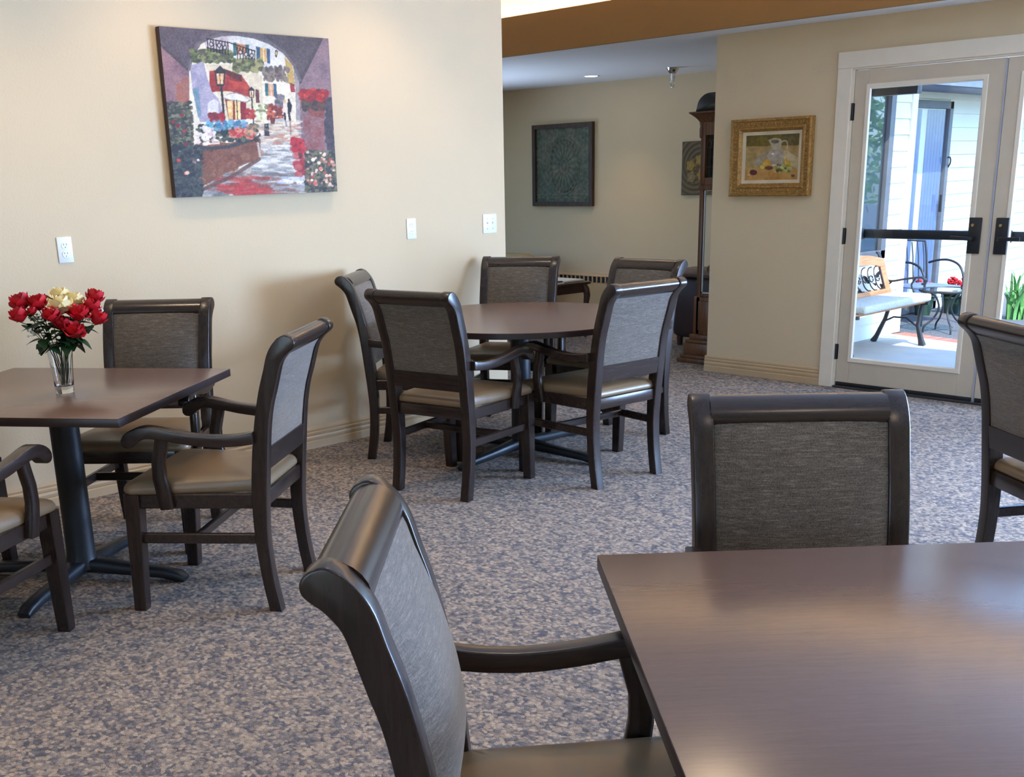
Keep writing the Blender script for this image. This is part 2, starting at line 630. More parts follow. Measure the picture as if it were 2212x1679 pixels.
# ceilings: raised tray over the dining room, low ceiling over the lounge and along the door wall
struct(MB().box((-10.2, -3.15, ZH), (2.75, YD + 0.16, ZH + 0.1)), 'ceiling', 'ceiling')
struct(MB().box((-10.2, 6.60, ZC), (2.75, 6.884, ZC + 0.04)).box((-10.2, 6.884, ZC), (-4.68, YF, ZC + 0.04)), 'ceiling_low', 'ceiling')
struct(MB().box((-10.2, 6.575, ZC - 0.004), (2.6, 6.60, 2.592), 0.004), 'trim_1', 'fascia')
struct(MB().box((-10.2, YD + 0.0, ZC + 0.05), (XC, YD + 0.16, ZH)), 'wall_cove', 'wall')
tag(MB().box((-9.8, 6.66, ZC + 0.06), (2.4, 6.69, ZC + 0.09)).build('cove_light_strip', 'strip_glow'), 'glowing warm light strip hidden in the cove above the tan fascia', 'light strip')
# roof over the low part; unseen overhangs added to block the sun
struct(MB().box((-10.3, YD + 0.16, 2.62), (-4.62, YF + 0.2, 2.72)), 'roof', 'gutter')
struct(MB().box((2.75, -3.0, 2.45), (4.6, YD, 2.55)).box((-5.2, -5.2, 2.45), (4.6, -3.15, 2.55)), 'sun_block_slab', 'gutter')


def baseboard(name, p0, p1, nrm, h=0.115):
    """moulded board from p0 to p1 (floor points), nrm points into the room"""
    prof = [(0, 0), (0.016, 0), (0.016, 0.040), (0.011, 0.044), (0.0135, 0.052), (0.0145, 0.062), (0.0125, 0.070), (0.009, 0.073), (0.012, 0.080), (0.0125, 0.088), (0.008, 0.094), (0.0095, 0.104), (0.005, h), (0, h)]
    a, b, nn = Vector(p0), Vector(p1), Vector(nrm)
    m = MB()
    m.loft([[a + nn * d + Vector((0, 0, z)) for d, z in prof], [b + nn * d + Vector((0, 0, z)) for d, z in prof]])
    return struct(m, name, 'baseboard')


baseboard('baseboard_left', (XL, -3, 0), (XL, YE, 0), (1, 0, 0))
baseboard('baseboard_end', (XL - 0.12, YE, 0), (XL + 0.012, YE, 0), (0, 1, 0))
baseboard('baseboard_back', (XC - 0.012, YD, 0), (DX0 - 0.095, YD, 0), (0, -1, 0))
baseboard('baseboard_corner', (XC, YD - 0.012, 0), (XC, YD + 0.16, 0), (-1, 0, 0))
baseboard('baseboard_right', (DX1 + 0.095, YD, 0), (2.6, YD, 0), (0, -1, 0))

# ------------------------------------------------------------------ glass doors
cas = MB()
cas.box((-3.838, YD - 0.02, 0), (-3.745, YD, 2.020), 0.002)
cas.box((-1.845, YD - 0.02, 0), (-1.752, YD, 2.020), 0.002)
struct(cas, 'trim_2', 'white_trim')
struct(MB().box((-3.838, YD - 0.024, 2.020), (-1.752, YD, 2.118), 0.002), 'trim_3', 'white_trim')
jm = MB()
jm.box((-3.745, YD - 0.012, 0), (-3.728, YD + 0.16, 2.010)).box((-1.862, YD - 0.012, 0), (-1.845, YD + 0.16, 2.010)).box((-3.745, YD - 0.012, 2.008), (-1.845, YD + 0.16, 2.022))
struct(jm, 'trim_4', 'white_trim')
struct(MB().box((-3.73, YD - 0.03, 0.0), (-1.86, YD + 0.17, 0.014), 0.003), 'trim_5', 'bronze')


def glass_door(name, x0, x1, hinge_left):
    """leaf between x0 and x1, faces -y"""
    y0, y1 = YD + 0.0, YD + 0.044
    z0, z1 = 0.02, 2.003
    gx0, gx1, gz0, gz1 = x0 + 0.091, x1 - 0.104, 0.188, 1.910
    d = MB()
    d.box((x0, y0, z0), (gx0, y1, z1), 0.0015).box((gx1, y0, z0), (x1, y1, z1), 0.0015)
    d.box((gx0, y0, z0), (gx1, y1, gz0), 0.0015).box((gx0, y0, gz1), (gx1, y1, z1), 0.0015)
    leaf = struct(d, name, 'door_paint')
    s = MB()
    prof = [(0, -.004), (0, .004), (.004, .007), (.026, .005), (.034, -.004)]
    rings = []
    for cx, cz in ((-1, -1), (1, -1), (1, 1), (-1, 1)):
        mx_, mz_ = (gx0 + gx1) / 2, (gz0 + gz1) / 2
        rings.append(s.verts([(mx_ + cx * ((gx1 - gx0) / 2 + .012 - i_), y0 - d_, mz_ + cz * ((gz1 - gz0) / 2 + .012 - i_)) for i_, d_ in prof]))
    for a_ in range(4):
        for i_ in range(5):
            j_ = (i_ + 1) % 5
            s.face([rings[a_][i_], rings[a_][j_], rings[(a_ + 1) % 4][j_], rings[(a_ + 1) % 4][i_]])
    s.build('glazing_bead', 'white_trim', leaf)
    MB().box((gx0, y0 + 0.018, gz0), (gx1, y0 + 0.024, gz1)).build('window_pane', 'pane', leaf, 0)
    MB().box((x0 + 0.004, y0 - 0.006, 0.012), (x1 - 0.004, y0 + 0.004, 0.038), 0.002).build('door_sweep', 'black_metal', leaf)
    b = MB()
    b.box((gx0 - 0.02, y1 + 0.03, 0.978), (gx1 + 0.02, y1 + 0.062, 1.036), 0.012)
    b.box((gx0 - 0.03, y1, 0.97), (gx0 + 0.0, y1 + 0.05, 1.044), 0.006).box((gx1, y1, 0.97), (gx1 + 0.03, y1 + 0.05, 1.044), 0.006)
    b.build('push_bar', 'black_metal', leaf)
    lx = x1 - 0.083 if hinge_left else x0 + 0.064
    lp = MB().box((lx - 0.038, y0 - 0.012, 0.908), (lx + 0.038, y0, 1.119), 0.004).build('lock_plate', 'black_metal', leaf)
    sgn = -1 if hinge_left else 1
    MB().bar([(lx - sgn * 0.0, y0 - 0.012, 0.998), (lx, y0 - 0.05, 0.998), (lx + sgn * 0.012, y0 - 0.058, 0.998), (lx + sgn * 0.06, y0 - 0.06, 1.0), (lx + sgn * 0.125, y0 - 0.056, 1.002)], 0.014, 0.022).build('lever_handle', 'black_metal', lp)
    c = MB()
    c.tube([(lx - 0.012 * (1 if hinge_left else 0.6), y0 - 0.010, 1.075), (lx - 0.012 * (1 if hinge_left else 0.6), y0 - 0.019, 1.075)], 0.009, 14)
    c.build('key_cylinder', 'brass', lp)
    hx = x0 - 0.004 if hinge_left else x1 + 0.004
    for hz in (0.24, 0.995, 1.76):
        h = MB()
        h.tube([(hx, y0 - 0.008, hz - 0.052), (hx, y0 - 0.008, hz + 0.052)], 0.0085, 10)
        h.box((hx - 0.012, y0 - 0.004, hz - 0.05), (hx + 0.012, y0 + 0.001, hz + 0.05))
        h.build('hinge', 'black_metal', leaf)
    return leaf


door1 = glass_door('door_1', -3.725, -2.801, True)
door2 = glass_door('door_2', -2.789, -1.865, False)
MB().box((-2.801, YD - 0.004, 0.02), (-2.791, YD + 0.04, 2.0)).build('astragal', simple('grey_weatherstrip', lin(170, 170, 178), 0.35), door1)
cl = MB()
cl.box((-3.66, YD + 0.046, 1.846), (-3.335, YD + 0.105, 1.900), 0.006)
cl.build('door_closer', 'bronze', door1)

# ------------------------------------------------------------------ dining chairs
FRONT = [(-.223, 0), (-.207, .10), (-.195, .22), (-.191, .33), (-.194, .43), (-.201, .51), (-.214, .61), (-.230, .70), (-.250, .785), (-.272, .854), (-.286, .90), (-.304, .932), (-.326, .956)]
ROLL = [(-.346, .966), (-.362, .965), (-.376, .957), (-.384, .944), (-.383, .930), (-.374, .919)]
REAR = [(-.357, .906), (-.341, .888), (-.327, .862), (-.304, .785), (-.288, .735), (-.276, .68), (-.266, .61), (-.256, .51), (-.248, .43), (-.240, .33), (-.238, .25), (-.246, .13), (-.266, 0)]


def front_y(z):
    zs = [p[1] for p in FRONT]; ys = [p[0] for p in FRONT]
    return float(np.interp(z, zs, ys))


def rear_y(z):
    pts = sorted((p[1], p[0]) for p in REAR)
    return float(np.interp(z, [p[0] for p in pts], [p[1] for p in pts]))


def make_chair():
    t = thing('dining_chair', 'dining chair', 'chair')
    fr = spline(FRONT, 3)
    ou = fr + spline([FRONT[-1]] + ROLL + [REAR[0]], 3)[1:-1] + spline(REAR, 3)
    for s in (-1, 1):
        m = MB()
        m.round_prism(ou, 0, -0.0235, 0.0235, 0.0042)
        for v in m.b.verts:
            v.co.x += s * (0.2015 + 0.0115 * v.co.z)
        m.build('back_post', 'espresso', t, 50)
    # front legs
    for s in (-1, 1):
        m = MB()
        rings = []
        for z, a, yc in ((0.0, 0.0215, 0.242), (0.008, 0.0222, 0.242), (0.37, 0.0275, 0.227), (0.428, 0.0275, 0.226)):
            xc = s * 0.238
            c = 0.003
            rings.append([(xc + x, yc + y, z) for x, y in ((-a + c, -a), (a - c, -a), (a, -a + c), (a, a - c), (a - c, a), (-a + c, a), (-a, a - c), (-a, -a + c))])
        m.loft(rings)
        m.build('leg', 'espresso', t, 30)
    # seat rails
    m = MB()
    m.box((-0.215, 0.212, 0.375), (0.215, 0.240, 0.428), 0.004)
    m.box((-0.19, -0.236, 0.375), (0.19, -0.212, 0.428), 0.004)
    for s in (-1, 1):
        m.bar([(s * 0.212, -0.20, 0.4015), (s * 0.238, 0.215, 0.4015)], 0.026, 0.053)
    m.build('seat_frame', 'espresso_x', t, 40)
    # cushion: rounded trapezoid, crowned
    m = MB()
    def outline(inset, n=6):
        hw_f, hw_b, yf, yb = 0.268 - inset, 0.228 - inset, 0.262 - inset, -0.228 + inset
        pts = []
        for (cx, cy, a0, r) in ((hw_f, yf, 0, 0.04), (-hw_f, yf, 90, 0.04), (-hw_b, yb, 180, 0.02), (hw_b, yb, 270, 0.02)):
            rx = cx - math.copysign(r, cx); ry = cy - math.copysign(r, cy)
            for i in range(n + 1):
                a = math.radians(a0 + 90 * i / n)
                pts.append((rx + r * math.cos(a), ry + r * math.sin(a)))
        return pts
    rings = []
    for inset, z in ((0.012, 0.426), (0.003, 0.430), (0.0, 0.438), (0.001, 0.447), (0.006, 0.457), (0.016, 0.465), (0.035, 0.471), (0.07, 0.477), (0.12, 0.482), (0.17, 0.484), (0.2, 0.485)):
        rings.append([(x * (1.0), y, z) for x, y in outline(inset)])
    # notch the cushion around the posts
    for r in rings:
        for i, (x, y, z) in enumerate(r):
            if y < -0.17 and abs(x) > 0.185:
                r[i] = (math.copysign(0.185, x), y, z)
    m.loft(rings)
    m.build('seat', 'vinyl', t, 60)
    # top rail between the posts
    prof = [(-.302, .899), (-.2955, .905), (-.2955, .917), (-.299, .930), (-.307, .942), (-.318, .952), (-.332, .9595), (-.347, .9625), (-.361, .960), (-.373, .952), (-.379, .940), (-.377, .929), (-.369, .920), (-.352, .907), (-.343, .897), (-.322, .897)]
    MB().prism(prof, 0, -0.194, 0.194).build('top_rail', 'espresso_x', t, 50)
    # upholstered panel, crowned on both faces
    m = MB()
    nx, nz = 15, 20
    zf = np.linspace(0.515, 0.914, nz)
    zr = np.linspace(0.572, 0.898, nz)
    hw = 0.1895
    F, Bk = [], []
    for i in range(nz):
        fa, ba = [], []
        for j in range(nx):
            u = -1 + 2 * j / (nx - 1); w_ = -1 + 2 * i / (nz - 1)
            cr = (1 - abs(u) ** 3.0) * (1 - abs(w_) ** 2.6) * (1 - .18 * w_)
            x = u * hw
            fa.append((x, front_y(zf[i]) - 0.006 + 0.034 * cr, zf[i]))
            ba.append((x, rear_y(zr[i]) + 0.008 - 0.005 * cr, zr[i]))
        F.append(m.verts(fa)); Bk.append(m.verts(ba))
    for i in range(nz - 1):
        for j in range(nx - 1):
            m.face([F[i][j], F[i][j + 1], F[i + 1][j + 1], F[i + 1][j]])
            m.face([Bk[i][j + 1], Bk[i][j], Bk[i + 1][j], Bk[i + 1][j + 1]])
    for j in range(nx - 1):
        m.face([Bk[0][j], Bk[0][j + 1], F[0][j + 1], F[0][j]])
        m.face([F[-1][j], F[-1][j + 1], Bk[-1][j + 1], Bk[-1][j]])
    for i in range(nz - 1):
        m.face([F[i][0], F[i + 1][0], Bk[i + 1][0], Bk[i][0]])
        m.face([F[i + 1][-1], F[i][-1], Bk[i][-1], Bk[i + 1][-1]])
    m.build('backrest', 'fabric', t, 60)
    MB().prism([(-.203, .508), (-.219, .585), (-.263, .585), (-.2535, .508)], 0, -0.194, 0.194, 0.002, 1).build('lower_rail', 'espresso_x', t, 40)
    # arms: S-curved with a scrolled front end
    top = spline([(-.222, .648), (-.16, .639), (-.085, .637), (.0, .645), (.06, .656), (.115, .667), (.155, .669), (.192, .658), (.220, .640), (.231, .622)], 3)
    bot = spline([(.230, .608), (.221, .598), (.206, .595), (.192, .599), (.174, .614), (.152, .626), (.12, .627), (.06, .618), (.0, .607), (-.085, .598), (-.16, .600), (-.222, .607)], 3)
    for s in (-1, 1):
        m = MB()
        m.round_prism(top + bot, 0, -0.021, 0.021, 0.0045)
        for v in m.b.verts:
            y = v.co.y
            k_ = (y + 0.222) / 0.47
            v.co.x = v.co.x * (0.85 + 0.25 * k_) + s * (0.236 + 0.024 * math.sin(min(1, max(0, k_)) * PI / 2))
        m.build('armrest', 'espresso_y', t, 50)
        m = MB()
        m.bar([(s * 0.251, .100, .380), (s * 0.257, .104, .425), (s * 0.260, .1135, .49), (s * 0.260, .112, .545), (s * 0.259, .098, .60), (s * 0.259, .090, .632)], 0.030, [.050, .050, .046, .044, .044, .044], up=(0, 1, 0))
        m.build('arm_support', 'espresso', t, 50)
    # H stretcher
    for s in (-1, 1):
        MB().bar([(s * 0.212, -0.215, 0.2655), (s * 0.236, 0.225, 0.2655)], 0.020, 0.036).build('stretcher', 'espresso_x', t, 40)
    MB().bar([(-0.222, 0.02, 0.2655), (0.222, 0.02, 0.2655)], 0.020, 0.034).build('stretcher', 'espresso_x', t, 40)
    return t


chair0 = make_chair()
CHAIRS = [  # x, y, degrees, label
    (-1.03, 1.194, 313.7, 'large espresso dining chair at lower left of the foreground square table, scrolled back nearest', 'chairs of the foreground table'),
    (-1.037, 1.942, 223.8, 'espresso dining chair at far edge of foreground square table, woven back upright', 'chairs of the foreground table'),
    (-3.45, 1.993, 127.7, 'dining chair right of the flower table, seen in profile, whole arm and seat visible', 'chairs of the flower table'),
    (-4.257, 2.114, 222.6, 'dining chair against cream wall behind the flower table, facing the viewer', 'chairs of the flower table'),
    (-3.56, 1.047, 37.0, 'dining chair cut by left picture edge before the flower table, arm and seat visible', 'chairs of the flower table'),
    (-4.433, 1.203, 306.5, 'dining chair at far left of the flower table, only its arm tip showing', 'chairs of the flower table'),
    (-3.861, 3.548, 11.5, 'dining chair at front left of the round table, its olive grey back to the viewer', 'chairs of the round table'),
    (-3.52, 4.127, 84.7, 'dining chair at front right of the round table, its back shining bluish in daylight', 'chairs of the round table'),
    (-4.522, 3.878, 308.5, 'dining chair between the cream wall and the round table, seen from its side', 'chairs of the round table'),
    (-4.584, 4.610, 210.0, 'dining chair behind the round table next to the free wall end, facing the viewer', 'chairs of the round table'),
    (-3.938, 4.770, 182.0, 'dining chair behind the round table on the clock side, lit white along its side edge', 'chairs of the round table'),
    (-1.168, 3.884, 322.7, 'dining chair cut by right picture edge before the glass doors, its back to us', None),
]
for i, (x, y, a, lab, g) in enumerate(CHAIRS):
    if i == 0:
        chair0.location = (x, y, 0)
        chair0.rotation_euler = (0, 0, math.radians(a))
        tag(chair0, lab, None, g)
    else:
        c = copy_thing(chair0, (x, y, 0), math.radians(a), lab, g)
        if g is None:
            del c['group']

# ------------------------------------------------------------------ tables
def table(label, cx, cy, rz, top, size, base_r, base_rot, ht=0.73):
    t = thing('dining_table', label, 'table', (cx, cy, 0), rz)
    th = 0.030
    if top == 'square':
        h = size / 2
        MB().box((-h, -h, ht - 0.003), (h, h, ht), 0.001).build('tabletop', 'laminate', t, 30)
        MB().box((-h - 0.0005, -h - 0.0005, ht - th), (h + 0.0005, h + 0.0005, ht - 0.003), 0.001).build('edge_band', 'edge_band', t, 30)
    else:
        MB().lathe([(size, ht - 0.003), (size, ht - 0.0008), (size - 0.001, ht)], n=96).build('tabletop', 'laminate', t, 30)
        MB().lathe([(size - 0.001, ht - th), (size + 0.0005, ht - th + 0.002), (size + 0.0005, ht - 0.003)], n=96).build('edge_band', 'edge_band', t, 30)
    MB().lathe([(0.062, 0.045), (0.058, 0.07), (0.053, 0.10), (0.053, ht - th - 0.03)], n=28).build('column', 'iron', t, 40)
    sp = MB()
    for k_ in range(4):
        a = base_rot + k_ * PI / 2
        d = Vector((math.cos(a), math.sin(a), 0))
        sp.bar([d * 0.03 + Vector((0, 0, ht - th - 0.012)), d * 0.20 + Vector((0, 0, ht - th - 0.012)), d * 0.30 + Vector((0, 0, ht - th - 0.008))], 0.035, [0.024, 0.022, 0.012])
    sp.build('top_spider', 'iron', t, 40)
    for k_ in range(4):
        a = base_rot + k_ * PI / 2
        d = Vector((math.cos(a), math.sin(a), 0))
        m = MB()
        z = Vector((0, 0, 1))
        m.bar([d * 0.02 + z * 0.055, d * 0.08 + z * 0.052, d * (base_r * 0.5) + z * 0.040, d * (base_r - 0.09) + z * 0.032, d * (base_r - 0.03) + z * 0.022, d * base_r + z * 0.010],
              [0.075, 0.066, 0.052, 0.05, 0.052, 0.046], [0.05, 0.05, 0.04, 0.036, 0.036, 0.02])
        m.build('base_foot', 'iron', t, 50)
    return t


table('square dark laminate table filling the lower right foreground, bare top', -0.662, 1.607, math.radians(47.7), 'square', 0.945, 0.40, 0)
tl = table('square dark laminate table at left with the vase of roses on it', -3.974, 1.661, math.radians(36.46), 'square', 0.945, 0.42, 0)
table('round dark laminate table in the middle with five chairs around it', -4.074, 4.192, 0, 'round', 0.648, 0.50, math.radians(6))

# ------------------------------------------------------------------ paintings: a small raster painter whose pixels become vertex colours of a grid
class Painter:
    def __init__(self, w, h, scale, base, seed=1):
        self.s = scale
        self.W, self.Hh = int(w * scale), int(h * scale)
        self.a = np.zeros((self.Hh, self.W, 3)) + np.array(base, float)
        yy, xx = np.mgrid[0:self.Hh, 0:self.W]
        self.X, self.Y = xx / scale, yy / scale
        self.r = np.random.RandomState(seed)

    def noise(self, cell):
        gh, gw = int(self.Hh / self.s / cell) + 3, int(self.W / self.s / cell) + 3
        g = self.r.rand(gh, gw)
        fy, fx = self.Y / cell, self.X / cell
        iy, ix = fy.astype(int), fx.astype(int)
        ty, tx = fy - iy, fx - ix
        return (g[iy, ix] * (1 - tx) + g[iy, ix + 1] * tx) * (1 - ty) + (g[iy + 1, ix] * (1 - tx) + g[iy + 1, ix + 1] * tx) * ty

    def put(self, mask, c, c2=None, cell=40, alpha=1.0):
        col = np.array(c, float)
        if c2 is not None:
            n = np.clip((0.6 * self.noise(cell) + 0.4 * self.noise(cell / 3) - 0.5) * 1.8 + 0.5, 0, 1)[..., None]
            col = col * (1 - n) + np.array(c2, float) * n
        m = (mask.astype(float) * alpha)[..., None]
        self.a = self.a * (1 - m) + col * m

    def poly(self, pts, c, c2=None, cell=40, alpha=1.0, wob=0):
        X, Y = self.X, self.Y
        if wob:
            X = X + (self.noise(30) - 0.5) * wob
            Y = Y + (self.noise(30) - 0.5) * wob
        inside = np.zeros(X.shape, bool)
        n = len(pts)
        for i in range(n):
            (x0, y0), (x1, y1) = pts[i], pts[(i + 1) % n]
            if y0 == y1:
                continue
            cond = ((y0 > Y) != (y1 > Y)) & (X < (x1 - x0) * (Y - y0) / (y1 - y0) + x0)
            inside ^= cond
        self.put(inside, c, c2, cell, alpha)

    def ell(self, cx, cy, rx, ry, c, c2=None, cell=20, alpha=1.0):
        self.put(((self.X - cx) / rx) ** 2 + ((self.Y - cy) / ry) ** 2 < 1, c, c2, cell, alpha)

    def line(self, pts, wd, c, alpha=1.0):
        for (x0, y0), (x1, y1) in zip(pts, pts[1:]):
            dx, dy = x1 - x0, y1 - y0
            L = dx * dx + dy * dy + 1e-9
            t = np.clip(((self.X - x0) * dx + (self.Y - y0) * dy) / L, 0, 1)
            self.put((self.X - x0 - t * dx) ** 2 + (self.Y - y0 - t * dy) ** 2 < (wd / 2) ** 2, c, None, 1, alpha)

    def dabs(self, box, n, rx, ry, cols, alpha=0.85, within=None):
        x0, y0, x1, y1 = box
        for _ in range(n):
            cx, cy = self.r.uniform(x0, x1), self.r.uniform(y0, y1)
            if within and not within(cx, cy):
                continue
            c = cols[self.r.randint(len(cols))]
            k_ = self.r.uniform(0.6, 1.3)
            ex, ey = rx * k_, ry * k_
            xa, xb = int(max(0, (cx - ex) * self.s)), int(min(self.W, (cx + ex) * self.s + 2))
            ya, yb = int(max(0, (cy - ey) * self.s)), int(min(self.Hh, (cy + ey) * self.s + 2))
            if xa >= xb or ya >= yb:
                continue
            m = (((self.X[ya:yb, xa:xb] - cx) / ex) ** 2 + ((self.Y[ya:yb, xa:xb] - cy) / ey) ** 2 < 1)[..., None] * alpha
            self.a[ya:yb, xa:xb] = self.a[ya:yb, xa:xb] * (1 - m) + np.array(c, float) * m

    def sample(self, quad, nu, nv):
        """quad: TL TR BR BL in paint units -> nv x nu colours"""
        src = np.array([(0, 0), (1, 0), (1, 1), (0, 1)], float)
        A, b = [], []
        for (u, v), (x, y) in zip(src, quad):
            A += [[u, v, 1, 0, 0, 0, -u * x, -v * x], [0, 0, 0, u, v, 1, -u * y, -v * y]]
            b += [x, y]
        h = np.append(np.linalg.solve(np.array(A), np.array(b)), 1).reshape(3, 3)
        u, v = np.meshgrid(np.linspace(0, 1, nu), np.linspace(0, 1, nv))
        P = np.stack([u, v, np.ones_like(u)], -1) @ h.T
        px = np.clip(P[..., 0] / P[..., 2] * self.s, 0, self.W - 1.01)
        py = np.clip(P[..., 1] / P[..., 2] * self.s, 0, self.Hh - 1.01)
        ix, iy = px.astype(int), py.astype(int)
        tx, ty = (px - ix)[..., None], (py - iy)[..., None]
        a = self.a
        ix1, iy1 = np.minimum(ix + 1, self.W - 1), np.minimum(iy + 1, self.Hh - 1)
        return (a[iy, ix] * (1 - tx) + a[iy, ix1] * tx) * (1 - ty) + (a[iy1, ix] * (1 - tx) + a[iy1, ix1] * tx) * ty


def srgb2lin(c):
    c = np.clip(c / 255.0, 0, 1)
    return np.where(c <= 0.04045, c / 12.92, ((c + 0.055) / 1.055) ** 2.4)


def colour_grid(name, P, cols, mat, parent):
    """P: nv x nu x 3 positions, cols: nv x nu x 3 sRGB"""
    nv, nu = P.shape[:2]
    idx = np.arange(nv * nu).reshape(nv, nu)
    f = np.stack([idx[1:, :-1], idx[1:, 1:], idx[:-1, 1:], idx[:-1, :-1]], -1).reshape(-1, 4)
    me = bpy.data.meshes.new(name)
    me.from_pydata(P.reshape(-1, 3).tolist(), [], f.tolist())
    if cols is not None:
        at = me.color_attributes.new('Col', 'FLOAT_COLOR', 'POINT')
        c4 = np.concatenate([srgb2lin(cols).reshape(-1, 3), np.ones((nv * nu, 1))], 1)
        at.data.foreach_set('color', c4.astype(np.float32).ravel())
    for p in me.polygons:
        p.use_smooth = True
    me.materials.append(M[mat])
    o = bpy.data.objects.new(name, me)
    COL.objects.link(o)
    o.parent = parent
    return o


# street scene on canvas
p = Painter(1721, 1679, 0.27, (98, 88, 96), 3)
ALL = [(0, 0), (1721, 0), (1721, 1679), (0, 1679)]
p.poly(ALL, (92, 82, 92), (118, 104, 112), 120)
p.poly([(60, 60), (560, 60), (420, 210), (350, 330), (335, 470), (80, 240)], (104, 92, 106), (88, 78, 88), 90)
p.poly([(80, 240), (335, 470), (350, 900), (430, 1450), (440, 1640), (190, 1640)], (160, 120, 128), (132, 100, 116), 110, wob=20)
p.poly([(200, 620), (330, 520), (352, 700), (360, 900), (300, 880), (230, 760)], (176, 98, 74), (160, 110, 100), 50, 0.85, 50)
p.poly([(340, 900), (395, 880), (425, 1440), (380, 1400)], (178, 142, 152), (160, 120, 128), 60)
p.poly([(1320, 575), (1525, 190), (1600, 180), (1680, 1600), (1380, 1600), (1330, 800)], (150, 122, 134), (124, 104, 118), 110, wob=16)
p.poly([(1330, 570), (1530, 180), (1490, 180), (1000, 150), (1200, 310)], (98, 88, 94), (84, 76, 84), 90)
p.line([(85, 245), (335, 475)], 22, (84, 76, 82)); p.line([(1330, 580), (1525, 190)], 26, (82, 74, 80))
p.poly([(1345, 850), (1560, 920), (1560, 1200), (1390, 1200)], (150, 112, 122), (140, 74, 70), 60, 0.8, 30)
p.poly([(1420, 900), (1540, 930), (1560, 1180), (1440, 1150)], (146, 70, 66), (160, 130, 142), 50, 0.6, 50)
# opening of the arch with the lit street
arch = [(340, 900), (338, 460), (365, 360), (420, 265), (500, 195), (600, 160), (740, 152), (900, 175), (1050, 225), (1180, 310), (1270, 420), (1322, 560), (1330, 900), (1385, 1600), (440, 1640), (400, 1300)]
p.poly(arch, (222, 214, 200), (240, 234, 218), 70)
p.poly([(345, 430), (470, 400), (505, 560), (560, 690), (640, 760), (645, 940), (430, 940), (370, 650)], (150, 148, 186), (178, 172, 202), 60)
p.poly([(365, 640), (420, 620), (445, 880), (415, 900)], (96, 140, 168), (128, 150, 178), 30)
p.poly([(470, 200), (700, 160), (700, 300), (500, 290)], (206, 194, 204), (180, 166, 178), 40)
p.poly([(690, 160), (860, 175), (1060, 235), (1180, 320), (1210, 470), (1180, 560), (1000, 520), (980, 420), (700, 380)], (232, 230, 226), (206, 204, 208), 60)
p.poly([(1195, 350), (1265, 430), (1285, 600), (1225, 590)], (206, 178, 96), (186, 150, 84), 40)
p.poly([(1270, 430), (1322, 560), (1345, 1100), (1300, 1080), (1290, 640)], (170, 160, 166), (140, 132, 142), 40)
p.poly([(480, 420), (800, 420), (990, 520), (1000, 800), (860, 900), (650, 900), (560, 600)], (232, 222, 196), (208, 196, 176), 50)
p.line([(420, 240), (520, 185), (640, 155), (760, 150), (920, 175), (1060, 225), (1190, 310), (1280, 425), (1330, 560)], 26, (112, 104, 112))
p.line([(340, 470), (366, 360), (430, 250)], 22, (120, 112, 120))
# shutters and windows
for q, c in (([(735, 225), (765, 225), (765, 340), (735, 345)], (44, 92, 100)), ([(845, 240), (878, 245), (872, 350), (845, 345)], (40, 88, 106)), ([(765, 230), (845, 245), (845, 330), (765, 330)], (184, 110, 60)), ([(940, 258), (975, 265), (978, 400), (945, 395)], (46, 78, 110)), ([(1035, 275), (1065, 280), (1065, 412), (1038, 408)], (48, 80, 124)), ([(976, 270), (1035, 278), (1038, 400), (978, 398)], (206, 160, 96)), ([(1015, 585), (1045, 590), (1048, 705), (1020, 700)], (40, 96, 110)), ([(1092, 590), (1120, 595), (1124, 710), (1096, 706)], (44, 84, 116)), ([(1046, 592), (1092, 595), (1096, 704), (1048, 702)], (200, 148, 110)), ([(930, 640), (962, 648), (968, 770), (936, 765)], (92, 40, 44)), ([(1240, 600), (1282, 598), (1288, 670), (1250, 670)], (150, 36, 44))):
    p.poly(q, c, tuple(min(255, x + 30) for x in c), 25)
p.line([(1005, 275), (1008, 398)], 10, (240, 220, 170)); p.line([(1070, 595), (1074, 702)], 10, (230, 200, 180))
# balcony and vines
p.dabs((360, 290, 720, 400), 260, 18, 14, [(92, 104, 66), (122, 132, 80), (70, 78, 60), (150, 152, 100), (96, 90, 80)])
p.dabs((740, 370, 1000, 480), 120, 22, 18, [(104, 112, 72), (134, 140, 88), (84, 84, 66), (160, 158, 108)])
p.dabs((1000, 450, 1230, 560), 90, 14, 24, [(120, 104, 104), (96, 84, 84), (140, 128, 116)])
for x in range(505, 690, 26):
    p.line([(x, 195 + (x - 505) * .12), (x + 6, 300 + (x - 505) * .2)], 8, (40, 34, 40))
p.line([(500, 190), (700, 225), (930, 300)], 10, (44, 38, 44)); p.line([(500, 270), (640, 300)], 9, (44, 38, 44))
for x in range(770, 930, 26):
    p.line([(x, 262 + (x - 770) * .22), (x + 2, 372)], 8, (52, 40, 44))
for cx, cy in ((540, 240), (610, 250), (660, 270), (800, 310), (850, 330), (900, 340)):
    p.ell(cx, cy, 20, 22, (46, 40, 46)); p.ell(cx, cy, 12, 14, (206, 196, 196))
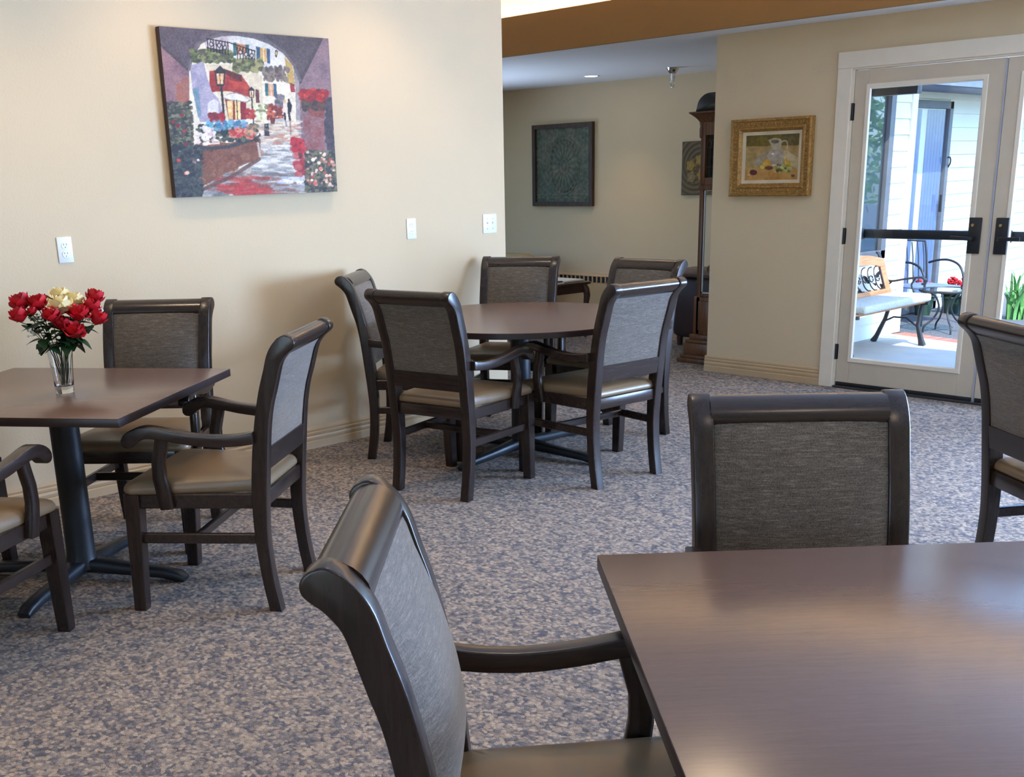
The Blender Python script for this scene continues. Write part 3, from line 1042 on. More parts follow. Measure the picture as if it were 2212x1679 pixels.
# awning, lamps, umbrella, door
p.poly([(520, 480), (640, 460), (810, 520), (880, 620), (880, 715), (700, 660), (540, 668), (522, 600)], (150, 40, 40), (186, 66, 52), 40)
p.poly([(640, 455), (808, 515), (812, 578), (680, 520)], (88, 40, 40), (110, 52, 48), 30)
p.poly([(690, 560), (860, 590), (880, 650), (690, 640)], (206, 76, 52), (170, 48, 42), 40)
p.poly([(655, 720), (845, 730), (845, 915), (690, 925)], (128, 28, 40), (150, 40, 48), 30)
p.poly([(672, 745), (800, 745), (800, 915), (690, 915)], (224, 178, 100), (248, 226, 170), 30)
p.line([(735, 750), (738, 915)], 18, (140, 36, 40)); p.line([(800, 745), (805, 915)], 14, (130, 30, 40))
p.poly([(630, 722), (690, 682), (755, 670), (824, 692), (890, 746), (850, 764), (760, 750), (700, 744)], (150, 140, 140))
p.poly([(640, 715), (690, 690), (755, 680), (820, 700), (878, 740), (850, 755), (760, 742), (700, 735)], (214, 214, 220), (240, 240, 240), 30)
p.line([(762, 740), (770, 915)], 8, (60, 44, 44))
p.poly([(705, 920), (840, 918), (850, 990), (712, 990)], (206, 212, 216), (232, 234, 232), 30)
p.poly([(500, 770), (560, 730), (600, 760), (600, 880), (505, 900)], (206, 204, 226), (232, 228, 236), 30)
for (lx, ly, sc_) in ((615, 540, 1.0), (895, 680, 0.55)):
    p.poly([(lx - 50 * sc_, ly - 60 * sc_), (lx, ly - 110 * sc_), (lx + 52 * sc_, ly - 60 * sc_), (lx + 36 * sc_, ly + 75 * sc_), (lx - 32 * sc_, ly + 75 * sc_)], (56, 50, 54))
    p.poly([(lx - 32 * sc_, ly - 40 * sc_), (lx + 34 * sc_, ly - 40 * sc_), (lx + 26 * sc_, ly + 60 * sc_), (lx - 22 * sc_, ly + 60 * sc_)], (226, 170, 120), (250, 232, 200), 20)
    p.line([(lx - 2, ly - 40 * sc_), (lx + 2, ly + 60 * sc_)], 6, (60, 50, 50))
p.line([(625, 615), (640, 800), (655, 1020)], 20, (50, 44, 48)); p.line([(897, 720), (905, 860), (915, 975)], 12, (56, 48, 50))
p.poly([(1108, 295), (1122, 288), (1134, 300), (1128, 345), (1120, 360), (1110, 345)], (70, 50, 46)); p.ell(1120, 318, 7, 18, (222, 186, 110))
p.line([(1235, 585), (1280, 605)], 7, (50, 40, 44))
# flowers along the street
p.dabs((515, 860, 640, 930), 50, 18, 16, [(190, 36, 44), (150, 28, 40), (120, 40, 44)])
p.dabs((850, 830, 945, 900), 40, 18, 16, [(176, 40, 44), (140, 34, 40), (202, 70, 60)])
p.dabs((930, 780, 1060, 940), 90, 18, 16, [(222, 222, 190), (180, 188, 140), (240, 240, 220), (120, 128, 90)])
p.dabs((1045, 780, 1175, 930), 90, 18, 16, [(176, 60, 48), (204, 104, 72), (140, 44, 44), (110, 50, 50)])
p.dabs((1115, 700, 1200, 790), 60, 16, 16, [(112, 108, 122), (136, 130, 142), (90, 88, 100)])
# wet street
p.poly([(970, 1080), (1060, 920), (1180, 900), (1300, 1000), (1345, 1110), (1385, 1600), (440, 1640), (430, 1560), (940, 1270)], (176, 174, 176), (206, 204, 200), 60)
p.dabs((930, 930, 1320, 1150), 150, 40, 9, [(222, 212, 196), (196, 176, 156), (188, 120, 100), (232, 226, 214), (160, 150, 146)], 0.7)
p.dabs((940, 1150, 1330, 1420), 160, 60, 10, [(226, 226, 230), (140, 144, 154), (120, 122, 132), (196, 196, 202), (240, 240, 238)], 0.65)
p.dabs((450, 1400, 1380, 1610), 260, 70, 11, [(126, 128, 138), (160, 162, 170), (100, 98, 106), (186, 188, 196), (150, 96, 84)], 0.65)
p.dabs((560, 1440, 1060, 1600), 70, 60, 12, [(186, 52, 52), (206, 72, 66), (140, 74, 64)], 0.7)
p.poly([(735, 1520), (1000, 1520), (1020, 1600), (730, 1610)], (186, 40, 44), (206, 60, 58), 40, 0.8, 50)
p.dabs((1290, 1100, 1380, 1420), 60, 30, 24, [(176, 44, 52), (150, 36, 46), (200, 100, 100)], 0.7)
p.dabs((1150, 1440, 1340, 1500), 40, 40, 7, [(206, 214, 236), (170, 184, 222), (240, 240, 246)], 0.8)
p.line([(1305, 1490), (1322, 1482), (1338, 1494)], 12, (244, 246, 250))
# stone planter with flowers
p.poly([(410, 1100), (700, 1130), (940, 1050), (975, 1100), (970, 1260), (700, 1380), (440, 1530), (425, 1300)], (122, 74, 58), (148, 96, 72), 60)
p.dabs((430, 1180, 960, 1480), 90, 40, 32, [(140, 84, 62), (110, 64, 52), (158, 106, 80), (128, 82, 66)], 0.6, lambda x, y: y < 1500 - (x - 430) * .45 and y > 1180 - (x - 430) * .1)
p.line([(412, 1165), (520, 1180), (700, 1160), (860, 1110), (960, 1055)], 34, (70, 66, 72))
p.line([(480, 1140), (600, 1130)], 16, (222, 206, 200)); p.line([(690, 1110), (780, 1105)], 16, (222, 210, 204)); p.line([(880, 1095), (955, 1050), (950, 1020)], 14, (226, 226, 226))
p.line([(430, 1560), (700, 1440), (960, 1275)], 34, (104, 70, 60), 0.8)
p.line([(950, 1130), (968, 1250)], 20, (190, 182, 176))
p.dabs((400, 960, 940, 1110), 260, 18, 15, [(60, 72, 58), (84, 96, 76), (50, 52, 56), (110, 116, 96), (40, 44, 50)])
p.dabs((500, 930, 850, 1010), 70, 20, 17, [(72, 160, 200), (104, 184, 216), (60, 122, 170), (126, 146, 196)])
p.dabs((400, 980, 560, 1140), 50, 17, 15, [(238, 228, 230), (226, 200, 210), (250, 250, 250)])
p.dabs((700, 1000, 900, 1080), 60, 20, 16, [(206, 80, 60), (226, 126, 100), (186, 50, 60), (222, 150, 130)])
p.dabs((840, 970, 940, 1060), 30, 16, 13, [(222, 160, 130), (196, 128, 110), (110, 110, 90)])
# couple, board, pots
p.poly([(1180, 760), (1205, 740), (1222, 790), (1215, 862), (1178, 860)], (226, 214, 206)); p.ell(1192, 750, 14, 18, (214, 182, 120))
p.poly([(1215, 765), (1240, 745), (1260, 790), (1250, 850), (1222, 845)], (44, 40, 48)); p.ell(1229, 740, 10, 14, (60, 44, 40))
p.line([(1192, 860), (1198, 915)], 18, (48, 46, 66)); p.line([(1230, 850), (1240, 918)], 20, (52, 46, 50)); p.line([(1200, 930), (1208, 970)], 16, (110, 110, 126), .7); p.line([(1242, 930), (1246, 1050)], 14, (120, 100, 100), .6)
p.poly([(1008, 955), (1045, 950), (1056, 1066), (1010, 1066)], (52, 48, 52)); p.dabs((1018, 968, 1044, 1040), 10, 6, 5, [(150, 146, 146)])
p.poly([(1060, 900), (1110, 900), (1100, 955), (1068, 955)], (110, 50, 44)); p.poly([(1310, 1190), (1360, 1180), (1350, 1270), (1318, 1270)], (110, 44, 50))
p.dabs((1255, 1090, 1360, 1200), 70, 22, 20, [(186, 36, 48), (206, 52, 60), (140, 28, 42)])
p.poly([(1385, 800), (1560, 790), (1545, 905), (1420, 880)], (122, 62, 58), (150, 84, 76), 40)
p.dabs((1335, 650, 1580, 770), 110, 24, 20, [(186, 44, 40), (214, 66, 52), (150, 36, 40), (104, 60, 60)])
p.dabs((1350, 760, 1570, 830), 50, 20, 18, [(70, 62, 62), (110, 60, 60), (88, 84, 70)])
p.poly([(1555, 760), (1620, 700), (1650, 1230), (1560, 1210)], (66, 60, 72), (82, 74, 86), 60, 0.9, 30)
p.poly([(1380, 1220), (1460, 1190), (1560, 1230), (1640, 1260), (1680, 1600), (1380, 1590)], (74, 74, 72), (98, 96, 84), 50, 0.9, 60)
p.dabs((1380, 1200, 1660, 1590), 460, 17, 13, [(64, 66, 64), (88, 90, 70), (110, 110, 82), (52, 52, 60), (128, 122, 94)])
p.dabs((1390, 1200, 1640, 1520), 46, 14, 12, [(232, 150, 130), (240, 200, 180), (214, 80, 66), (250, 226, 206)])
p.poly([(120, 780), (260, 800), (350, 960), (350, 1300), (440, 1500), (450, 1640), (190, 1640)], (62, 66, 66), (78, 82, 76), 60, 0.9, 60)
p.dabs((120, 760, 360, 1200), 460, 17, 13, [(70, 76, 66), (96, 104, 80), (52, 56, 60), (130, 134, 104), (84, 70, 74)])
p.dabs((180, 1150, 440, 1620), 420, 22, 16, [(54, 58, 66), (70, 76, 76), (46, 48, 56), (84, 88, 84)])
for cx, cy, c in ((190, 940, (150, 44, 50)), (232, 975, (140, 40, 48)), (290, 1020, (170, 60, 56)), (300, 1140, (130, 50, 56)), (236, 1287, (206, 64, 60)), (300, 1405, (226, 120, 104)), (312, 1400, (240, 190, 170)), (270, 880, (150, 44, 50)), (1465, 1497, (226, 96, 84)), (1515, 1360, (232, 130, 110)), (1447, 1280, (250, 236, 220)), (1570, 1425, (240, 196, 170))):
    p.ell(cx, cy, 18, 16, c)
p.a += ((p.noise(9) - 0.5) * 26 + (p.noise(4) - .5) * 16)[..., None]
p.a = np.clip((p.a * .86 + p.a.mean(-1, keepdims=True) * .14) * np.array([1.0, .965, .90]) - 4, 16, 250)
QUAD = [(75, 80), (1588, 185), (1667, 1570), (207, 1627)]
cv = thing('canvas_painting', 'large unframed canvas of a flowery street seen through an archway, on cream wall', 'painting', (XL, 3.262, 1.758))
y0, y1, z0, z1, xo = -0.482, 0.482, -0.381, 0.381, 0.040
nu, nv = 330, 262
cols = p.sample(QUAD, nu, nv)
Yg, Zg = np.meshgrid(np.linspace(y0, y1, nu), np.linspace(z1, z0, nv))
colour_grid('painted_face', np.stack([np.full_like(Yg, xo + 0.0006), Yg, Zg], -1), cols, 'canvas', cv)
MB().box((0.006, y0, z0), (xo, y1, z1), 0.002).build('canvas_edge', simple('painted_canvas_edge', lin(70, 54, 56), 0.7), cv, 30)

# still life in a carved gold frame
q = Painter(740, 480, 1.0, (150, 120, 70), 5)
q = Painter(1724, 1679, 0.12, (176, 142, 84), 5)
q.poly([(260, 380), (1400, 360), (1400, 650), (260, 650)], (96, 82, 34), (116, 98, 40), 150)
q.poly([(1000, 370), (1400, 360), (1400, 640), (1000, 650)], (96, 80, 44), (104, 90, 54), 150, 0.8)
q.poly([(260, 648), (1400, 632), (1400, 1340), (260, 1340)], (176, 148, 96), (160, 130, 80), 150)
q.poly([(300, 1080), (1320, 1100), (1320, 1340), (280, 1340)], (176, 124, 58), (196, 150, 86), 120, 0.9)
q.poly([(800, 690), (640, 770), (510, 860), (420, 1010), (560, 1050), (760, 900)], (150, 132, 104), (172, 152, 122), 60)
q.poly([(1040, 740), (1100, 735), (1310, 880), (1310, 1120), (1180, 1040), (1060, 880)], (180, 158, 118), (196, 178, 140), 60)
q.poly([(800, 700), (985, 700), (1050, 800), (1040, 960), (960, 1030), (820, 1000), (730, 930), (720, 820)], (156, 142, 128), (180, 166, 148), 50)
q.poly([(735, 530), (840, 485), (960, 500), (1010, 545), (985, 620), (985, 710), (800, 710), (800, 650)], (166, 152, 126), (186, 174, 150), 40)
q.ell(865, 555, 80, 38, (110, 98, 78)); q.line([(985, 580), (1030, 540), (1085, 545), (1105, 600), (1100, 690)], 20, (196, 180, 142))
q.ell(820, 800, 26, 20, (226, 220, 206)); q.ell(600, 940, 110, 90, (176, 160, 136), (156, 140, 118), 50)
q.ell(710, 990, 75, 85, (196, 142, 52), (222, 180, 80), 50); q.ell(620, 1060, 45, 36, (206, 186, 70)); q.ell(750, 1080, 80, 40, (104, 66, 44))
q.ell(450, 1165, 72, 55, (104, 44, 50), (80, 34, 42), 30); q.poly([(320, 1215), (390, 1190), (380, 1230)], (206, 186, 160))
q.poly([(1040, 840), (1070, 950), (1180, 950), (1180, 1050), (1090, 1060), (1045, 980)], (176, 136, 48), (206, 176, 70), 30); q.line([(1050, 860), (1080, 1010)], 22, (222, 190, 90))
q.line([(810, 1025), (930, 1020)], 20, (214, 206, 190)); q.dabs((880, 1020, 1180, 1170), 46, 28, 26, [(138, 142, 66), (168, 170, 92), (96, 98, 48), (190, 188, 130), (90, 66, 54)])
q.ell(1215, 1235, 36, 26, (86, 66, 48)); q.line([(1180, 1215), (1220, 1235)], 12, (150, 130, 104))
q.a = np.clip(q.a + ((q.noise(40) - .5) * 24)[..., None], 10, 245)
fr = thing('framed_still_life', 'still life of a jug and fruit in a carved gold frame beside the glass doors', 'painting', (-4.295, YD, 1.501))
HW, HH = 0.310, 0.252
def rect_frame(m, prof, hw, hh):
    """prof: (inset, depth) pairs, mitred around a rectangle facing -y"""
    rings = []
    for cx, cz in ((-1, -1), (1, -1), (1, 1), (-1, 1)):
        rings.append(m.verts([(cx * (hw - i), -d, cz * (hh - i)) for i, d in prof]))
    n = len(prof)
    for a in range(4):
        b = (a + 1) % 4
        for i in range(n):
            j = (i + 1) % n
            m.face([rings[a][i], rings[a][j], rings[b][j], rings[b][i]])
    return m
m = MB()
rect_frame(m, [(0, 0.002), (0, 0.040), (0.010, 0.046), (0.016, 0.046), (0.020, 0.036), (0.050, 0.030), (0.058, 0.036), (0.066, 0.036), (0.076, 0.024), (0.084, 0.016), (0.084, 0.002)], HW, HH)
gold = N('carved_gold_leaf')
nz = gold.noise(60, 4, 0.7)
gold.col(gold.ramp(nz.outputs[0], [(0.3, lin(120, 82, 34)), (0.6, lin(176, 132, 66)), (0.75, lin(206, 166, 98))]))
gold.bump(nz.outputs[0], 0.5, 0.004)
M['gold'] = gold.set(0.45, 0.25, 0.5)
m.build('frame', 'gold', fr, 30)
m = MB()
rect_frame(m, [(0.080, 0.004), (0.080, 0.016), (0.094, 0.012), (0.106, 0.010), (0.106, 0.004)], HW, HH)
m.build('liner', simple('linen_liner', lin(214, 196, 164), 0.8), fr, 30)
m = MB()
for sx in (-1, 1):
    for i in range(20):
        z = -HH + 0.045 + i * (2 * HH - 0.09) / 19
        m.sphere((sx * (HW - 0.036), -0.034, z), 0.009, 6, (1.1, 0.7, 0.8))
for sz in (-1, 1):
    for i in range(24):
        x = -HW + 0.045 + i * (2 * HW - 0.09) / 23
        m.sphere((x, -0.034, sz * (HH - 0.036)), 0.009, 6, (0.8, 0.7, 1.1))
m.build('carved_leaves', 'gold', fr, 60)['kind'] = 'stuff'
iw, ih = HW - 0.104, HH - 0.104
nu, nv = 110, 90
cols = q.sample([(305, 432), (1350, 390), (1310, 1318), (280, 1325)], nu, nv)
Xg, Zg = np.meshgrid(np.linspace(-iw, iw, nu), np.linspace(ih, -ih, nv))
colour_grid('painted_board', np.stack([Xg, np.full_like(Xg, -0.007), Zg], -1), cols, 'still', fr)

# embossed green metal panel in a dark wooden frame (lounge far wall)
gp = thing('medallion_panel', 'green embossed metal panel with a round medallion, in a dark wooden frame', 'wall art', (-8.363, YF, 1.510))
W2, H2 = 0.43, 0.424
m = MB()
rect_frame(m, [(0, 0.002), (0, 0.045), (0.045, 0.045), (0.045, 0.002)], W2, H2)
m.build('frame', wood('weathered_frame_wood', lin(48, 36, 30), lin(86, 64, 50), 0.6, 2, 6, 8), gp, 30)
nu, nv = 150, 150
u, v = np.meshgrid(np.linspace(-1, 1, nu), np.linspace(1, -1, nv))
a_, b_ = (u - 0.05) * 0.385 / 0.21, (v + 0.03) * 0.38 / 0.29
rr, th_ = np.hypot(a_, b_), np.arctan2(b_, a_)
h = 0.010 * np.exp(-((rr - 1.0) / .03) ** 2) + 0.006 * np.exp(-((rr - 0.86) / .03) ** 2) + 0.008 * np.exp(-((rr - 0.24) / .04) ** 2) + 0.010 * np.exp(-(rr / .07) ** 2)
h += np.where((rr > .28) & (rr < .82), 0.009 * np.abs(np.cos(th_ * 9)) ** 1.5 * np.sin(np.clip((rr - .28) / .54, 0, 1) * PI) ** .5, 0)
h += np.where((rr > .86) & (rr < 1.0), 0.004 * np.cos(th_ * 26), 0)
rs = np.random.RandomState(4)
def vnoise(c, shp):
    g = rs.rand(c + 2, c + 2)
    yy, xx = np.mgrid[0:shp[0], 0:shp[1]]
    fy, fx = yy * c / shp[0], xx * c / shp[1]
    iy, ix = fy.astype(int), fx.astype(int); ty, tx = fy - iy, fx - ix
    return (g[iy, ix] * (1 - tx) + g[iy, ix + 1] * tx) * (1 - ty) + (g[iy + 1, ix] * (1 - tx) + g[iy + 1, ix + 1] * tx) * ty
h += np.where(rr > 1.06, 0.007 * vnoise(34, h.shape), 0) + 0.003 * np.exp(-((v + .8) / .02) ** 2) + 0.003 * np.exp(-((v + .9) / .015) ** 2)
n1 = vnoise(7, h.shape)[..., None]; n2 = vnoise(40, h.shape)[..., None]
gc = np.array([72, 82, 68]) * (1 - n1) + np.array([102, 95, 80]) * n1 + (n2 - .5) * 30 + (h / 0.012)[..., None] * np.array([28, 34, 31])
colour_grid('embossed_sheet', np.stack([u * (W2 - .044), -0.014 - h, v * (H2 - .044)], -1), gc, 'canvas', gp)

# floral relief panel next to the clock
fp = thing('flower_relief_panel', 'bronze coloured relief panel of swirling flowers, half behind the tall clock', 'wall art', (-6.565, YF, 1.442))
W3, H3 = 0.24, 0.25
MB().box((-W3, -0.02, -H3), (W3, -0.001, H3), 0.003).build('backing', simple('relief_backing', lin(74, 64, 50), 0.5), fp, 30)
nu = nv = 110
u, v = np.meshgrid(np.linspace(-1, 1, nu), np.linspace(1, -1, nv))
h = np.zeros_like(u); yel = np.zeros_like(u)
for cx, cy, r_, w_, yw in ((-.55, .1, .3, 5, 1), (-.1, .3, .28, 5, 1), (-.5, -.35, .32, 5, .1), (0.0, -.25, .3, 6, 1), (.5, .1, .3, 5, .6), (.45, -.5, .3, 5, .4), (.4, .6, .28, 5, .5)):
    d, t_ = np.hypot(u - cx, v - cy) / r_, np.arctan2(v - cy, u - cx)
    ed = 0.85 + .15 * np.cos(w_ * t_)
    h = np.maximum(h, np.where(d < ed, 0.012 * (1 - (d / ed) ** 4) * (0.6 + .4 * np.abs(np.sin(d * 9))), 0))
    yel = np.maximum(yel, np.where(d < ed, yw * .6, 0))
bgd = 0.006 * np.abs(np.sin(np.hypot(u + .2, v) * 16 + 2.5 * np.arctan2(v, u + .2)))
h = np.where(h > 0, h, bgd)
gc = np.array([80, 68, 50]) + (h / .012)[..., None] * np.array([70, 58, 40]) + yel[..., None] * np.array([44, 26, -24])
colour_grid('relief', np.stack([u * W3 * .97, -0.0205 - h, v * H3 * .97], -1), gc, 'canvas', fp)

# ------------------------------------------------------------------ outlets and switch on the left wall
def outlet(label, y, z, group):
    t = thing('wall_outlet', label, 'outlet', (XL, y, z), 0, group)
    MB().box((0, -0.035, -0.0575), (0.006, 0.035, 0.0575), 0.003).build('cover_plate', 'plastic', t, 40)
    for s in (1, -1):
        m = MB()
        zc = s * 0.0195
        pts = []
        for i in range(24):
            a = 2 * PI * i / 24
            pts.append((max(-.0165, min(.0165, .0175 * math.cos(a))), zc + max(-.0135, min(.0135, .0165 * math.sin(a)))))
        m.prism(pts, 0, 0.005, 0.0085, 0.0006, 1)
        r_ = m.build('receptacle', 'plastic', t, 40)
        m = MB()
        m.box((0.0083, -.0075, zc + .001), (0.0089, -.0055, zc + .009)).box((0.0083, .0055, zc + .0015), (0.0089, .0075, zc + .0085))
        m.lathe([(.0022, 0), (.0022, .0006)], n=10)
        for v_ in m.b.verts:
            if abs(v_.co.x) < .003 and v_.co.z < .001 and v_.co.z > -.0001 or (abs(v_.co.x) <= .0023 and abs(v_.co.y) <= .0023):
                x_, y_, z_ = v_.co
                v_.co = Vector((0.0083 + z_, y_, zc - .0075 + x_))
        m.build('socket_slots', 'slot', r_, 0)
    m = MB()
    m.tube([(0.005, 0, 0), (0.0072, 0, 0)], 0.003, 10)
    m.build('screw', 'chrome', t, 40)
    return t


outlet('white duplex wall outlet on cream wall above the vase of roses', 2.216, 1.167, 'outlets on the cream wall')
outlet('white duplex wall outlet on cream wall above the round table, left of the switch plate', 4.286, 1.155, 'outlets on the cream wall')
sw = thing('switch_plate', 'white double toggle switch plate near the free end of the cream wall', 'light switch', (XL, 4.919, 1.153))
MB().box((0, -0.058, -0.0575), (0.006, 0.058, 0.0575), 0.003).build('cover_plate', 'plastic', sw, 40)
for s in (-1, 1):
    y = s * 0.023
    MB().bar([(0.004, y, 0.0), (0.014, y, 0.009)], 0.008, 0.009).build('toggle', 'plastic', sw, 40)
    m = MB()
    for zz in (-.03, .03):
        m.tube([(0.0055, y, zz), (0.0072, y, zz)], 0.003, 8)
    m.build('screw', 'chrome', sw, 40)

# ------------------------------------------------------------------ vase and silk flowers on the left table
VX, VY, VZ = -3.907, 1.654, 0.7305
vs = thing('glass_vase', 'clear glass tumbler vase with a thick base, holding roses on the square table', 'vase', (VX, VY, VZ))
outer = [(.0300, 0.0), (.0318, .004), (.0330, .02), (.0352, .05), (.0382, .09), (.0418, .13), (.0440, .152)]
inner = [(.0424, .1515), (.0402, .13), (.0366, .09), (.0336, .05), (.0316, .029), (.0290, .0255), (.012, .0245)]
MB().lathe([(.001, 0.001)] + outer + inner + [(.001, .0245)], n=40).build('vase_body', 'vase', vs, 60)


def leaf_mesh(m, base, d, length, width, up=Vector((0, 0, 1)), curl=0.25, n=5):
    d = d.normalized()
    s = d.cross(up)
    if s.length < .05:
        s = d.cross(Vector((1, 0, 0)))
    s.normalize()
    w = s.cross(d)
    rows = []
    for i in range(n + 1):
        t = i / n
        hw = width / 2 * math.sin(PI * min(.97, max(.03, t)) ** 0.8) + .0004
        c = base + d * (length * t) - w * (curl * length * t * t)
        rows.append(m.verts([c - s * hw + w * hw * .25, c, c + s * hw + w * hw * .25]))
    for a, b in zip(rows, rows[1:]):
        m.face([a[0], a[1], b[1], b[0]]); m.face([a[1], a[2], b[2], b[1]])


def rose(label, pos, r, mat, seed, openness=1.0, nleaf=2):
    rg = random.Random(seed)
    cat = 'flower'
    r *= 1.22
    t = thing('silk_rose', label, cat, (VX, VY, VZ), 0, 'silk flowers in the vase')
    c = Vector(pos) - Vector((VX, VY, VZ))
    c.z += -.0
    foot = Vector((rg.uniform(-.014, .014), rg.uniform(-.014, .014), .0275))
    hz = Vector((c.x * .28, c.y * .28, .150))
    if hz.xy.length > .030:
        hz.xy = hz.xy.normalized() * .030
    path = spline([foot, foot * .5 + hz * .5 + Vector((rg.uniform(-.004, .004), rg.uniform(-.004, .004), 0)), hz, hz * .45 + c * .55 + Vector((0, 0, .012)), c - Vector((0, 0, r * .7))], 4)
    MB().tube(path, .0017, 6).build('stem', 'stem', t, 60)
    ax = (c - hz).normalized()
    ax = (ax + Vector((0, 0, .9))).normalized()
    e1 = ax.cross(Vector((1, 0, 0))).normalized(); e2 = ax.cross(e1)
    m = MB()
    for layer, (np_, rad, hh, fl) in enumerate(((3, .30, .95, .1), (4, .55, 1.0, .25), (5, .82, .92, .5 * openness), (5, 1.0, .66, .95 * openness))):
        for k_ in range(np_):
            a0 = 2 * PI * (k_ + .5 * layer + rg.uniform(-.15, .15)) / np_
            hw = PI / np_ * 1.25
            rows = []
            for i in range(5):
                tt = i / 4
                row = []
                for j in range(5):
                    uu = -1 + j / 2
                    ang = a0 + uu * hw * (0.55 + .45 * math.sin(PI * (tt * .8 + .1)))
                    rr_ = r * (.18 + rad * .82 * math.sin(min(1, tt * 1.15) * PI / 2) * (0.82 if layer < 2 else 1)) + r * fl * .35 * tt ** 3
                    z = r * (-.75 + (1.6 * hh) * tt - .30 * fl * tt ** 4) - r * .22 * uu * uu * tt + r * .16 * (1 - abs(uu)) * tt ** 3
                    row.append(c + e1 * math.cos(ang) * rr_ + e2 * math.sin(ang) * rr_ + ax * z)
                rows.append(m.verts(row))
            for A, B in zip(rows, rows[1:]):
                for j in range(4):
                    m.face([A[j], A[j + 1], B[j + 1], B[j]])
    m.build('bloom', mat, t, 70)
    m = MB()
    for k_ in range(4):
        a = 2 * PI * k_ / 4 + .4
        leaf_mesh(m, c - ax * r * .72, (e1 * math.cos(a) + e2 * math.sin(a) + ax * .5), r * .8, r * .35)
    m.build('sepals', 'leaf', t, 60)
    for k_ in range(nleaf):
        b = Vector(path[9 + (k_ * 2 + seed) % 5])
        a = rg.uniform(0, 2 * PI)
        b.z = max(b.z, .160)
        m = MB()
        leaf_mesh(m, b, Vector((math.cos(a), math.sin(a), rg.uniform(-.3, .7))), rg.uniform(.05, .07), rg.uniform(.036, .048), curl=.35)
        m.build('leaf', 'leaf', t, 60)
    return t


REDS = [((-3.967, 1.563, 1.058), .030, 'leftmost large red silk rose, high in the vase bouquet'),
        ((-3.925, 1.535, 1.018), .026, 'red silk rose pointing left below the leftmost large one'),
        ((-3.926, 1.608, 1.054), .028, 'upright red silk rose immediately left of the cream bloom'),
        ((-3.865, 1.624, 1.014), .026, 'drooping red silk rose in front of the cream bloom, above the leaves'),
        ((-3.872, 1.660, 0.979), .025, 'dark red silk rose tucked behind the lowest front rose'),
        ((-3.821, 1.678, 0.957), .028, 'lowest front red silk rose, fully open over the vase rim'),
        ((-3.849, 1.714, 1.013), .029, 'open red silk rose right of the cream bloom at mid height'),
        ((-3.876, 1.778, 1.029), .027, 'red silk rose under the topmost right rose'),
        ((-3.897, 1.806, 1.059), .026, 'topmost right red silk rose with pointed petals'),
        ((-3.843, 1.780, 0.990), .027, 'lower right red silk rose pointing toward the chair back')]
for i, (pp, r_, lab) in enumerate(REDS):
    rose(lab, pp, r_, 'red_petal', 11 + i, 1.0 if i in (5, 6) else .35, 8)
rose('small closed red silk bud between the two leftmost roses', (-3.905, 1.575, 1.030), .014, 'red_petal', 40, .1, 0)
for i, (pp, r_, lab) in enumerate([((-3.890, 1.672, 1.041), .033, 'large cream silk bloom at the centre of the bouquet'),
                                   ((-3.916, 1.736, 1.053), .026, 'cream silk bloom behind and right of the large one'),
                                   ((-3.953, 1.700, 1.070), .028, 'cream silk bloom at the very top of the bouquet')]):
    rose(lab, pp, r_, 'cream_petal', 60 + i, 1.3, 5)
for i, (pp, lab) in enumerate([((-3.905, 1.570, 0.955), 'white filler sprig hanging left of the leaves'), ((-3.885, 1.600, 1.000), 'white filler sprig under the left roses'), ((-3.85, 1.745, .995), 'white filler sprig between the right roses'), ((-3.86, 1.80, 1.00), 'white filler sprig at the far right of the bouquet')]):
    rg = random.Random(90 + i)
    t = thing('filler_sprig', lab, 'flower', (VX, VY, VZ), 0, 'silk flowers in the vase')
    c = Vector(pp) - Vector((VX, VY, VZ))
    hz = Vector((c.x * .3, c.y * .3, .152))
    m = MB(); m.tube(spline([Vector((hz.x * .4, hz.y * .4, .03)), hz, hz * .5 + c * .5, c], 4), .001, 5)
    bd = MB()
    for k_ in range(9):
        e = c + Vector((rg.uniform(-.02, .02), rg.uniform(-.02, .02), rg.uniform(-.012, .022)))
        m.tube([c - Vector((0, 0, .01)), e], .0006, 4)
        bd.sphere(e, rg.uniform(.0025, .0045), 6, (1, 1, 1.3))
    m.build('stem', 'stem', t, 60); bd.build('buds', 'white_bud', t, 60)['kind'] = 'stuff'

# ------------------------------------------------------------------ longcase clock behind the wall corner
ck = thing('longcase_clock', 'tall cherry longcase clock with black arched bonnet, half hidden behind the wall corner', 'clock', (-4.99, 7.23, 0))
def stepped(steps, name, mat):
    m = MB()
    for (hw, d, a, b) in steps:
        m.box((-hw, -d, a), (min(hw, .185), .14, b), 0.004)
    return m.build(name, mat, ck, 30)
stepped([(.190, .152, 0, .035), (.172, .140, .035, .060), (.150, .124, .060, .150), (.140, .116, .150, .175), (.118, .098, .175, .215)], 'plinth', 'clock_wood')
m = MB()
m.box((-.100, -.075, .215), (.115, .14, .50), 0.003)
m.box((-.055, -.082, .25), (.075, -.070, .47), 0.004)
m.build('base_panel', 'clock_wood', ck, 30)
m = MB()
m.box((-.078, -.075, .215), (-.044, -.040, 1.30), 0.004).box((.084, -.075, .50), (.118, -.040, 1.30), 0.004)
m.box((-.078, .11, .50), (.118, .14, 1.30))
m.box((-.044, -.070, .50), (.084, -.045, .525), 0.003)
m.build('trunk_frame', 'clock_wood', ck, 30)
tg = MB().box((-.044, -.062, .525), (.084, -.058, 1.30)).build('trunk_glass', 'dark_pane', ck, 0)
m = MB()
m.box((-.040, -.066, .525), (-.030, -.056, 1.292)).box((-.04, -.066, 1.282), (.084, -.056, 1.292)).box((-.04, -.066, .527), (.084, -.056, .537))
m.build('glass_bead', simple('bright_bead', lin(190, 196, 204), 0.3, 0.4), tg, 0)
m = MB(); m.tube([(.02, -.01, 1.28), (.02, -.01, .72)], .006, 8); m.lathe([(.001, -.006), (.05, -.006), (.05, .006), (.001, .006)], n=24)
